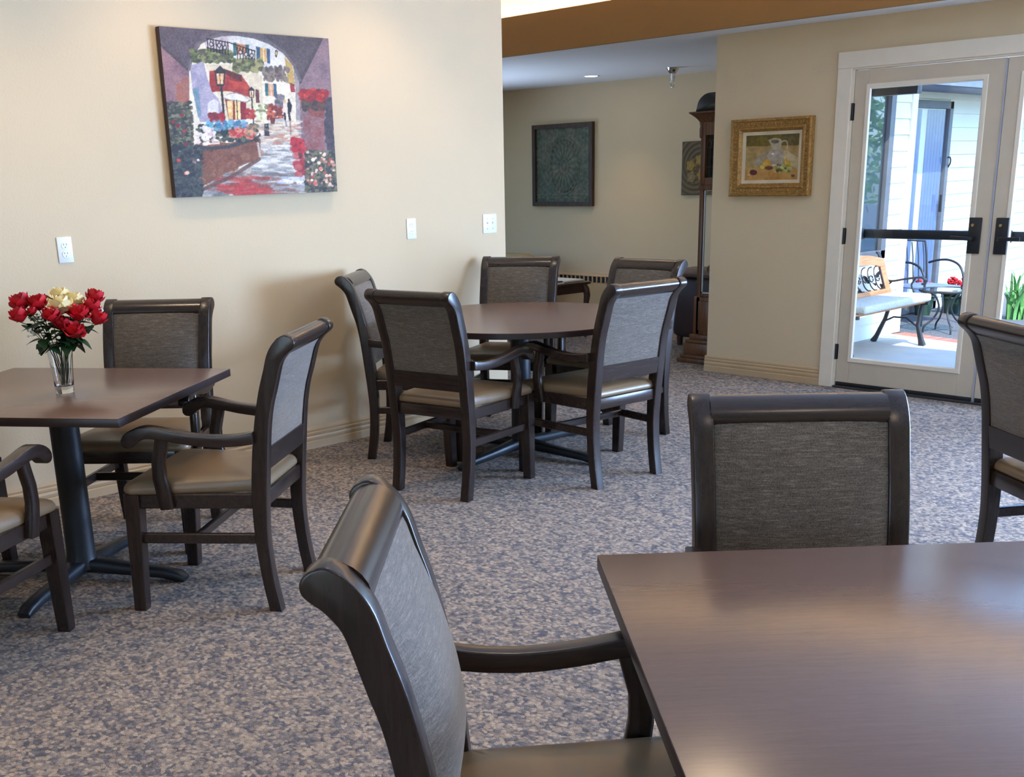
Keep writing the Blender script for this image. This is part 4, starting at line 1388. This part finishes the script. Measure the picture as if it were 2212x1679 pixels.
for v in m.b.verts:
    if abs(v.co.z) < .01:
        v.co = Vector((v.co.x + .02, -.01 + v.co.z, .70 + v.co.y))
m.build('pendulum', 'brass', ck, 50)
m = MB()
m.box((-.085, -.082, 1.285), (.125, .14, 1.325), 0.004)
m.box((-.078, -.078, 1.325), (-.036, .14, 1.78), 0.004).box((.080, -.078, 1.325), (.122, .14, 1.78), 0.004).box((-.036, .11, 1.325), (.080, .14, 1.78))
m.box((-.036, -.074, 1.675), (.080, .0, 1.78)).box((-.036, -.074, 1.325), (.080, -.03, 1.375))
m.build('hood', 'clock_wood', ck, 30)
m = MB(); m.box((-.036, -.050, 1.375), (.080, -.044, 1.675)); hd = m.build('hood_pane', 'slot', ck, 0)
m = MB()
for k_ in range(3):
    x0 = -.034 + k_ * .038
    arc = [(x0 + .019 + .019 * math.cos(PI - PI * i / 8), -.054, 1.59 + .055 * math.sin(PI * i / 8)) for i in range(9)]
    m.tube([(x0, -.054, 1.39)] + arc + [(x0 + .038, -.054, 1.39)], .0022, 5)
for zz in (1.45, 1.52, 1.585):
    m.tube([(-.034, -.054, zz), (.079, -.054, zz)], .0018, 5)
m.build('tracery', 'clock_wood', hd, 50)
m = MB(); m.lathe([(.012, 1.655), (.016, 1.67), (.016, 1.72), (.012, 1.735), (.017, 1.76), (.017, 1.78)], (-.078, -.070, 0), 10)
m.build('corner_column', 'clock_wood', ck, 50)
m = MB()
prof = [(0, 1.765), (.012, 1.785), (.020, 1.795), (.040, 1.815), (.052, 1.825), (.058, 1.828), (.058, 1.838), (0, 1.842)]
rings = []
for dx, zz in prof:
    rings.append([(-.085 - dx, -.085 - dx, zz), (.122 + dx, -.085 - dx, zz), (.122 + dx, .14, zz), (-.085 - dx, .14, zz)])
m.loft(rings)
m.build('cornice', 'clock_wood', ck, 30)
hb = [(-.110 + .13 * (1 - math.cos(PI / 2 * i / 9)) * (1 if i else 0), 1.84 + .125 * math.sin(PI / 2 * (i / 9) ** .8)) for i in range(10)]
hb = [(-.112, 1.838)] + [(x, z) for x, z in hb] 
hb = hb + [(.037 + (.037 - x), z) for x, z in hb[::-1]]
m = MB(); m.prism(hb, 1, -.10, .13, 0.004, 1)
m.build('bonnet', 'bonnet', ck, 50)

# ------------------------------------------------------------------ lounge furniture
def soft_box(m, lo, hi, r):
    m.box(lo, hi, r)
    return m
sf = thing('leather_sofa', 'dark brown leather sofa end standing behind the tall clock', 'sofa', (-5.32, 8.1, 0))
soft_box(MB(), (-.42, -.36, .07), (.46, -.06, .58), .06).build('arm', 'leather', sf, 60)
soft_box(MB(), (-.42, -.37, .575), (.46, -.03, .64), .03).build('arm_pad', 'leather_light', sf, 60)
m = MB(); soft_box(m, (-.40, -.06, .07), (.46, .95, .40), .05); m.build('seat_base', 'leather', sf, 60)
m = MB(); soft_box(m, (.12, -.10, .40), (.46, .95, .745), .07); m.build('back_cushion', 'leather_light', sf, 60)
m = MB()
for x, y in ((-.36, -.30), (.4, -.30), (-.36, .88), (.4, .88)):
    m.lathe([(.022, 0), (.028, .08)], (x, y, 0), 10)
m.build('feet', 'dark_wood', sf, 40)
ac = thing('tan_armchair', 'tan upholstered armchair whose top shows behind the free wall end', 'armchair', (-8.60, 8.45, 0))
soft_box(MB(), (-.33, .14, .10), (.33, .36, .62), .07).build('backrest', 'tan_fabric', ac, 60)
soft_box(MB(), (-.35, -.36, .10), (.35, .20, .40), .05).build('seat', 'tan_fabric', ac, 60)
for s in (-1, 1):
    soft_box(MB(), (s * .36 - .07, -.36, .10), (s * .36 + .07, .30, .56), .05).build('arm', 'tan_fabric', ac, 60)
for x, y in ((-.36, -.3), (.36, -.3), (-.36, .28), (.36, .28)):
    MB().lathe([(.016, 0), (.024, .11)], (x, y, 0), 10).build('leg', 'dark_wood', ac, 40)

st = thing('side_table', 'mahogany side table with cabriole legs, papers and cups on it, in the lounge', 'table', (-6.86, 7.22, 0), math.radians(-4))
o_ = []
for cx, cy, a0 in ((.21, .46, 0), (-.21, .46, 90), (-.21, -.46, 180), (.21, -.46, 270)):
    for i in range(6):
        a = math.radians(a0 + 18 * i)
        o_.append((cx + .04 * math.cos(a), cy + .05 * math.sin(a)))
MB().prism(o_, 2, .480, .500, .006, 2).build('tabletop', 'dark_wood', st, 40)
MB().box((-.215, -.46, .405), (.215, .46, .482), .006).build('apron', 'dark_wood', st, 40)
for sx in (-1, 1):
    for sy in (-1, 1):
        d = Vector((sx, sy, 0)).normalized()
        b = Vector((sx * .195, sy * .44, 0))
        pts = [b + d * dd + Vector((0, 0, z)) for dd, z in ((.0, .48), (.025, .43), (.035, .38), (.025, .30), (.005, .18), (-.005, .08), (.015, .03), (.03, .012))]
        MB().tube(pts, [.028, .032, .030, .024, .018, .014, .016, .020], 8).build('leg', 'dark_wood', st, 60)
tag(MB().box((-.08, -.21, 0), (.08, .21, .012), .002).build('black_book', 'black_book', None, 30, (-6.73, 7.18, .513)), 'thin black book on top of the pile on the mahogany side table', 'book')
tag(MB().box((-.10, -.22, 0), (.10, .22, .012), .002).build('grey_book', 'paper', None, 30, (-6.73, 7.17, .5005)), 'pale folder lying under the black book on the side table', 'folder')
tag(MB().box((-.17, -.14, 0), (.16, .14, .016), .003).build('newspaper', 'paper', None, 30, (-6.84, 7.56, .5005)), 'folded white newspaper at the end of the mahogany side table', 'newspaper')
for i, (x, y, h_, lab) in enumerate(((-6.76, 7.11, .11, 'tallest cream cup at the chair end of the black book'), (-6.79, 7.19, .07, 'low cream cup in the middle of the black book'), (-6.73, 7.25, .085, 'cream cup at the newspaper end of the black book'))):
    c = thing('cup', lab, 'cup', (x + .02, y, .5255), 0, 'cups on the side table')
    MB().lathe([(.001, .001), (.026, 0), (.034, h_ * .4), (.036, h_), (.033, h_), (.031, h_ * .4), (.024, .006), (.001, .006)], n=20).build('body', 'cup', c, 60)
    MB().tube([(.034, 0, h_ * .8), (.054, 0, h_ * .7), (.052, 0, h_ * .35), (.033, 0, h_ * .28)], .004, 6).build('handle', 'cup', c, 60)

# baseboard heater along the far wall
ht = thing('baseboard_heater', 'beige baseboard heater with dark louvres along the far lounge wall', 'heater', (-7.6, YF, 0))
m = MB(); m.prism([(-.004, .03), (-.062, .03), (-.066, .29), (-.050, .292), (-.050, .360), (-.060, .362), (-.046, .385), (-.004, .388)], 0, -2.2, 1.4)
m.build('housing', 'baseboard', ht, 20)
MB().box((-2.18, -.0535, .297), (1.38, -.0495, .357)).build('louvre_slot', 'slot', ht, 0)
m = MB()
for i in range(60):
    x = -2.18 + i * .0602
    m.box((x, -.064, .294), (x + .017, -.052, .360))
m.build('louvre_fins', 'baseboard', ht, 0)['kind'] = 'stuff'

# ceiling fittings
def downlight(label, x, y, z, power, spot=1.9, blend=0.6, group='recessed ceiling lights'):
    t = thing('recessed_downlight', label, 'ceiling light', (x, y, z), 0, group)
    MB().lathe([(.060, .012), (.062, -.001), (.082, -.004), (.086, 0.0)], n=28).build('trim_ring', 'white_trim', t, 50)
    MB().lathe([(.001, -.0035), (.050, -.003), (.060, -.0005)], n=28, cap=False).build('lamp_lens', 'lamp_glow', t, 50)
    l = light('downlight_lamp', 'SPOT', (x, y, z - .02), power, WARM, target=(x, y, 0), spot_size=spot, spot_blend=blend, shadow_soft_size=.09)
    return t


downlight('glowing recessed downlight in the low lounge ceiling above the green panel', -7.42, 8.66, ZC, 20, 1.75, .9)
downlight('recessed downlight in the low lounge ceiling, hidden beyond the wall corner', -5.9, 8.66, ZC, 8, group=None)
for i, (x, y) in enumerate(((-4.42, 1.55), (-4.42, 2.75), (-4.42, 3.95))):
    downlight(['recessed downlight in the raised ceiling nearest the camera side of the cream wall', 'recessed downlight in the raised ceiling above the canvas painting', 'recessed downlight in the raised ceiling above the round table'][i], x, y, ZH, 28, 1.8, .6)
for i, (x, y) in enumerate(((-2.0, 2.2), (-2.0, 4.8), (0.6, 1.2), (0.6, 4.2), (-2.9, 0.2))):  # invented downlights out of view, added as general warm fill
    downlight(['unseen downlight added as warm fill over the open carpet', 'unseen downlight added as warm fill in front of the glass doors', 'unseen downlight added as warm fill above the foreground table', 'unseen downlight added as warm fill in the far right of the raised ceiling', 'unseen downlight added as warm fill above the carpet beside the flower table'][i], x, y, ZH, (44, 8, 60, 14, 60)[i], 1.9, .8)
sp = thing('sprinkler_head', 'chrome fire sprinkler hanging from the low lounge ceiling', 'sprinkler', (-6.46, 8.66, ZC))
MB().lathe([(.040, 0), (.036, -.012), (.022, -.034), (.014, -.036)], n=20).build('escutcheon', 'chrome', sp, 50)
m = MB(); m.lathe([(.011, -.03), (.011, -.075)], n=12); m.lathe([(.015, -.052), (.015, -.060)], n=12)
for s in (-1, 1):
    m.tube([(s * .010, 0, -.072), (s * .016, 0, -.09), (s * .004, 0, -.112)], .003, 6)
m.lathe([(.003, -.11), (.018, -.114), (.018, -.117), (.003, -.118)], n=12)
m.build('nozzle', 'chrome', sp, 50)
sp.scale = (1.45, 1.45, 1.45)

# ------------------------------------------------------------------ outdoors
struct(MB().box((-14, YD + 2.3, -.12), (14, 40, -.05)).box((2.75, -14, -.12), (20, YD + 2.3, -.05)).box((-14, -14, -.12), (2.75, -3.2, -.05)), 'ground', 'gravel')
PA, PB = Vector((-4.657, 9.528)), Vector((-3.970, 9.339))
pd = (PB - PA).normalized(); pn = Vector((-pd.y, pd.x))
e1 = PA - pd * .03; e2 = PA + pd * 5.5
patio = struct(MB().prism([(-4.68, YD + .16), (e2.x, YD + .16), (e2.x, e2.y), (-4.68, e1.y)], 2, -.12, -.02), 'patio', 'concrete')
bm_ = MB().box((0, 0, -.04), (.088, .200, 0.0), .004)
b0 = bm_.build('brick', 'brick', patio, 30)
for i in range(22):
    b = b0 if i == 0 else b0.copy()
    if i:
        COL.objects.link(b)
    q_ = PA + pd * (-.02 + i * .104) + pn * .006
    b.location = (q_.x, q_.y, -.024 + rng.uniform(-.003, .002))
    b.rotation_euler = (0, 0, math.atan2(pd.y, pd.x) + rng.uniform(-.02, .02))
    b.parent = patio
mo = MB()
c0, c1 = PA - pd * .03, PA + pd * 2.3
mo.prism([(c0.x, c0.y), (c1.x, c1.y), (c1.x + pn.x * .215, c1.y + pn.y * .215), (c0.x + pn.x * .215, c0.y + pn.y * .215)], 2, -.10, -.030)
mo.build('mortar_bed', 'concrete', patio, 0)
# gravel beds rise slightly behind the bricks
struct(MB().prism([(-4.69, 9.76), (e2.x, 8.40), (6, 16), (-5.23, 18), (-5.235, 9.80)], 2, -.11, -.035), 'gravel_bed', 'gravel')


def lap_wall(name, x, ya, yb, z0, z1, gaps, expo=.130, t=.022):
    """boards on a wall facing +x"""
    w_ = MB().box((x - .10, ya, z0), (x, yb, z1))
    for g in gaps:
        pass
    wl = struct(w_, name, 'siding')
    n = int((z1 - z0) / expo)
    for i in range(n + 1):
        a = z0 + i * expo
        b = min(z1, a + expo + .012)
        if b - a < .02:
            continue
        spans = [(ya, yb)]
        for (ga, gb, gz0, gz1) in gaps:
            if b > gz0 and a < gz1:
                new = []
                for s0, s1 in spans:
                    if gb <= s0 or ga >= s1:
                        new.append((s0, s1))
                    else:
                        if ga > s0: new.append((s0, ga))
                        if gb < s1: new.append((gb, s1))
                spans = new
        for s0, s1 in spans:
            m_ = MB()
            m_.prism([(x, a), (x + t, a), (x + .004, b), (x, b)], 1, s0, s1)
            m_.build('siding_board', 'siding', wl, 0)
    return wl


W1 = lap_wall('wall_bench', -4.68, YD + .17, 9.60, -.02, 2.6, [(7.75, 9.27, .66, 2.03)])
struct(MB().box((-4.69, 9.60, -.02), (-4.650, 9.70, 2.6), .002).box((-5.24, 9.66, -.02), (-4.691, 9.70, 2.6)), 'trim_6', 'white_trim')
W2_ = lap_wall('wall_garden', -5.237, 9.72, 17.0, -.05, 2.45, [(9.75, 11.60, -.05, 2.02)])
# bench window
wf = MB()
for a, b, c, d in ((7.75, 7.81, .66, 2.03), (9.19, 9.27, .66, 2.03), (7.75, 9.27, .66, .73), (7.75, 9.27, 1.97, 2.03), (8.46, 8.50, .66, 2.03)):
    wf.box((-4.68, a, c), (-4.630, b, d), .003)
w4 = struct(wf, 'window_4', 'vinyl_frame')
MB().box((-4.668, 7.80, .72), (-4.662, 9.20, 1.98)).build('window_pane', 'mirror_pane', w4, 0)
# sliding door
df = MB()
for a, b, c, d in ((9.75, 9.80, -.03, 2.01), (11.53, 11.60, -.03, 2.01), (9.75, 11.60, -.03, .05), (9.75, 11.60, 1.94, 2.01), (10.62, 10.70, .05, 1.94)):
    df.box((-5.237, a, c), (-5.190, b, d), .003)
d3 = struct(df, 'door_3', 'vinyl_frame')
MB().box((-5.222, 9.80, .05), (-5.216, 11.53, 1.94)).build('window_pane', 'dark_pane', d3, 0)
m = MB()
for i in range(26):
    y = 9.85 + i * .064
    if 10.95 < y < 11.10:
        continue
    m.box((-5.234, y, .05), (-5.228, y + .058, 1.93))
m.build('vertical_blinds', 'curtain', d3, 0)['kind'] = 'stuff'
MB().box((-5.19, 11.45, .95), (-5.165, 11.475, 1.12), .004).build('door_handle', 'black_metal', d3, 30)
hk = MB(); hk.tube(spline([(-5.21, 11.56, 1.47), (-5.17, 11.565, 1.48), (-5.165, 11.575, 1.43), (-5.19, 11.59, 1.385)], 4), .008, 6)
tag(hk.build('wall_hook', 'black_metal', None, 50), 'small dark hook on the pale siding beside the sliding door', 'hook')
# eave above the garden wall
struct(MB().box((-5.3, 9.70, 2.09), (-4.72, 17, 2.12)).box((-4.74, 9.66, 2.09), (-4.70, 17, 2.26)).box((-5.3, 9.66, 2.26), (-4.62, 17, 2.30)), 'eave', 'eave')
struct(MB().box((-4.68, YD + .17, 2.40), (-4.1, 9.66, 2.44)), 'eave_bench', 'gutter')

# garden bench with cushion
bn = thing('garden_bench', 'garden bench with iron ends and hardwood back outside the left glass door', 'bench', (-4.33, 8.45, -.02))
def bench_end(y):
    m = MB()
    m.bar([(-.23, y, 0), (-.20, y, .05), (-.135, y, .20), (-.10, y, .33), (-.085, y, .37)], .03, [.05, .036, .028, .028, .028], up=(1, 0, 0))
    m.bar([(.205, y, 0), (.19, y, .05), (.155, y, .16), (.165, y, .28), (.18, y, .36)], .03, [.06, .042, .030, .030, .030], up=(1, 0, 0))
    m.bar([(-.24, y, .345), (.0, y, .335), (.23, y, .35)], .03, .026)
    m.bar([(-.16, y, .17), (-.06, y, .22), (.05, y, .22), (.155, y, .15)], .014, .014)
    m.build('leg_frame', 'patio_metal', bn, 50)
    a = MB()
    pts = spline([(-.255, y, .745), (-.235, y, .735), (-.215, y, .68), (-.19, y, .58), (-.16, y, .53), (-.10, y, .515), (.0, y, .535), (.09, y, .55), (.155, y, .555), (.185, y, .535), (.18, y, .505), (.16, y, .505)], 3)
    a.bar(pts, .034, .016)
    a.bar(spline([(.10, y, .545), (.07, y, .49), (.10, y, .43), (.12, y, .36)], 3), .014, .012, up=(1, 0, 0))
    a.bar(spline([(-.10, y, .515), (-.14, y, .47), (-.15, y, .42), (-.12, y, .37)], 3), .014, .012, up=(1, 0, 0))
    a.build('arm_frame', 'patio_metal', bn, 50)
bench_end(.58); bench_end(-.58)
for i in range(5):
    x = -.215 + i * .088
    MB().box((x, -.62, .352), (x + .07, .60, .372), .003).build('seat_slat', 'bench_wood', bn, 30)
def lean(z):
    return -.10 - (z - .38) * .34
bk = MB()
bk.prism([(lean(.40), .385), (lean(.40) + .03, .385), (lean(.46) + .03, .46), (lean(.46), .46)], 1, -.56, .56)
bk.prism([(0, 0), (.001, 0), (.001, .001)], 1, 0, .001) if False else None
top_ = [(-.56, .62), (-.56, .70), (-.35, .735), (0, .76), (.35, .735), (.56, .70), (.56, .62), (.40, .655), (0, .68), (-.40, .655)]
v0 = bk.verts([(lean(z), y, z) for y, z in top_]); v1 = bk.verts([(lean(z) + .03, y, z) for y, z in top_])
bk.face(v0); bk.face(v1[::-1])
for i in range(len(top_)):
    j = (i + 1) % len(top_)
    bk.face([v0[i], v0[j], v1[j], v1[i]])
for s in (-1, 1):
    bk.bar([(lean(.42) + .015, s * .52, .42), (lean(.66) + .015, s * .52, .66)], .075, .03, up=(1, 0, 0))
bk.build('back_frame', 'bench_wood', bn, 30)
fl = MB()
rg = random.Random(5)
for k_ in range(9):
    y0_ = -.42 + k_ * .105
    for d_ in (-1, 1):
        pts = []
        for i in range(14):
            t_ = i / 13
            a = d_ * (1.2 + 4.2 * t_)
            r_ = .085 * (1 - .75 * t_)
            z = .555 + d_ * .01 + r_ * math.sin(a) + rg.uniform(-.003, .003)
            pts.append((lean(z) + .016, y0_ + r_ * math.cos(a) * 1.0, z))
        fl.tube(pts, .0055, 5)
fl.tube([(lean(.46) + .016, -.48, .465), (lean(.63) + .016, -.48, .63)], .006, 5); fl.tube([(lean(.46) + .016, .48, .465), (lean(.63) + .016, .48, .63)], .006, 5)
for k_ in range(14):
    y_ = -.45 + k_ * .07
    leaf_mesh(fl, Vector((lean(.56) + .02, y_, .52 + rg.uniform(-.03, .07))), Vector((0, rg.uniform(-1, 1), rg.uniform(-1, 1))), .07, .035)
fl.build('iron_scrollwork', 'patio_metal', bn, 60)
cu = MB(); cu.box((-.065, -.555, 0), (.265, .555, .062), .018)
tag(cu.build('bench_cushion', 'cushion', None, 60, (-4.33, 8.45, .3535)), 'flat grey seat cushion lying on the garden bench', 'cushion')

# glass topped patio table, hooped chair, potted geraniums
gt = thing('glass_patio_table', 'round glass topped patio table with curved black legs beyond the bench', 'patio table', (-4.38, 9.98, -.035))
MB().lathe([(.001, .372), (.215, .372), (.215, .380), (.001, .380)], n=40).build('glass_top', glass('pale_table_glass', (.72, .9, .92, 1), .25), gt, 40)
m = MB()
m.tube([(.222 * math.cos(2 * PI * i / 36), .222 * math.sin(2 * PI * i / 36), .374) for i in range(37)], .012, 6)
m.build('rim', 'patio_metal', gt, 60)
for k_ in range(4):
    a = PI / 4 + k_ * PI / 2
    d = Vector((math.cos(a), math.sin(a), 0))
    pts = spline([d * r_ + Vector((0, 0, z)) for r_, z in ((.20, .37), (.10, .33), (.055, .22), (.10, .12), (.17, .06), (.18, 0))], 4)
    MB().tube(pts, .009, 6).build('leg', 'patio_metal', gt, 60)
pc = thing('hoop_patio_chair', 'black metal patio chair with hooped arms behind the bench', 'patio chair', (-4.83, 10.50, -.035), math.radians(-20))
for s, yy in ((-1, -.24), (1, .24)):
    m = MB(); m.tube(spline([(.24, yy, 0), (.245, yy, .25), (.24, yy, .42), (.18, yy, .53), (.06, yy, .575), (-.08, yy, .57), (-.20, yy, .54)], 4), .011, 7)
    m.build('arm_hoop', 'patio_metal', pc, 60)
    m = MB(); m.tube([(-.24, yy, 0), (-.20, yy, .30), (-.24, yy, .62), (-.27, yy, .74)], .011, 7)
    m.build('leg', 'patio_metal', pc, 60)
MB().box((-.22, -.23, .335), (.23, .23, .352), .006).build('seat', 'curtain', pc, 30)
m = MB()
for i in range(7):
    y = -.21 + i * .07
    m.tube([(-.21, y, .35), (-.24, y, .60), (-.27, y, .74)], .006, 5)
m.tube([(-.27, -.24, .74), (-.285, 0, .76), (-.27, .24, .74)], .010, 6)
m.build('backrest', 'patio_metal', pc, 60)


def geranium(label, x, y, z, r, seed, pot=True, n=3):
    rg = random.Random(seed)
    t = thing('potted_geranium', label, 'potted plant', (x, y, z), 0, 'red geraniums')
    MB().lathe([(.001, 0), (.07, 0), (.095, .15), (.10, .15), (.10, .17), (.09, .17), (.085, .15), (.001, .15)], n=20).build('pot', 'green_pot', t, 50)
    m = MB(); m2 = MB(); st_ = MB()
    for i in range(26):
        a = rg.uniform(0, 2 * PI)
        leaf_mesh(m, Vector((0, 0, .16)) + Vector((math.cos(a), math.sin(a), 0)) * rg.uniform(.02, .07), Vector((math.cos(a), math.sin(a), rg.uniform(.2, 1.3))), rg.uniform(.06, .12), .05)
    for i in range(n):
        a = rg.uniform(0, 2 * PI)
        c = Vector((math.cos(a) * .07, math.sin(a) * .07, .30 + rg.uniform(-.02, .04)))
        st_.tube([(0, 0, .15), c], .003, 5)
        for k_ in range(24):
            o2 = Vector((rg.gauss(0, 1), rg.gauss(0, 1), rg.gauss(0, .8))).normalized() * r
            m2.sphere(c + o2, .014, 6, (1, 1, .7))
    m.build('leaves', 'leaf', t, 60)['kind'] = 'stuff'
    st_.build('stems', 'stem', t, 60)['kind'] = 'stuff'
    m2.build('flower_heads', 'red_petal', t, 60)['kind'] = 'stuff'
    return t


geranium('potted red geranium beside the patio chair, under the sliding door', -4.90, 11.32, -.035, .045, 3, n=4)
geranium('potted red geranium partly behind the corner post of the bench wall', -5.06, 11.02, -.035, .036, 4, n=3)
geranium('smaller potted red geranium behind the glass patio table', -4.66, 11.16, -.035, .035, 8, n=2)


def blades(name, label, x, y, z, n, hmax, spread, wd, seed):
    rg = random.Random(seed)
    t = thing(name, label, 'plant', (x, y, z))
    for i in range(n):
        a = rg.uniform(0, 2 * PI)
        b = Vector((rg.uniform(-.1, .1) * spread, rg.uniform(-.1, .1) * spread, 0))
        h_ = hmax * rg.uniform(.55, 1.0)
        ln = rg.uniform(.1, .5) * spread
        d = Vector((math.cos(a), math.sin(a), 0))
        s = Vector((-d.y, d.x, 0))
        m = MB()
        rows = []
        for k_ in range(8):
            u = k_ / 7
            c = b + d * (ln * u ** 2.2) + Vector((0, 0, h_ * (u - .18 * u ** 5)))
            w_ = wd * (.7 + .6 * u - 1.28 * u * u)
            rows.append(m.verts([c - s * w_, c + d * w_ * .35, c + s * w_]))
        for A, B in zip(rows, rows[1:]):
            m.face([A[0], A[1], B[1], B[0]]); m.face([A[1], A[2], B[2], B[1]])
        m.build('leaf', 'iris', t, 60)
    return t


blades('iris_clump', 'clump of sword shaped iris leaves seen through the right glass door', -4.22, 11.2, -.035, 34, .56, .75, .022, 21)
blades('strap_leaf_plant', 'few thin strap leaves against the siding at the right of the left glass door', -5.02, 12.0, -.035, 5, .58, .5, .013, 25)
# garden trees reflected in the bench window
def tree(label, x, y, hh, r, seed):
    rg = random.Random(seed)
    t = thing('garden_tree', label, 'tree', (x, y, -.06))
    MB().tube([(0, 0, 0), (.05, .02, hh * .35), (-.04, .05, hh * .7)], [.16, .12, .06], 10).build('trunk', 'bark', t, 60)
    V, F_ = [], []
    for i in range(5200):
        v = Vector((rg.gauss(0, 1), rg.gauss(0, 1), rg.gauss(0, 1))).normalized() * (rg.random() ** .4)
        c = Vector((v.x * r, v.y * r, hh * .52 + v.z * hh * .48))
        a = Vector((rg.gauss(0, 1), rg.gauss(0, 1), rg.gauss(0, 1))).normalized()
        b = a.orthogonal().normalized()
        k_ = len(V); s = rg.uniform(.06, .12)
        V += [c - a * s, c + b * s * .5, c + a * s, c - b * s * .5]
        F_.append((k_, k_ + 1, k_ + 2, k_ + 3))
    me = bpy.data.meshes.new('foliage'); me.from_pydata([tuple(v) for v in V], [], F_)
    me.materials.append(M['tree_leaf'])
    o = bpy.data.objects.new('foliage', me); COL.objects.link(o); o.parent = t
    o['kind'] = 'stuff'


tree('leafy garden tree mirrored in the window above the bench', .8, 17.0, 5.0, 1.8, 2)
tree('second leafy garden tree farther back, mirrored in the window above the bench', 3.6, 20.0, 6.0, 2.3, 6)
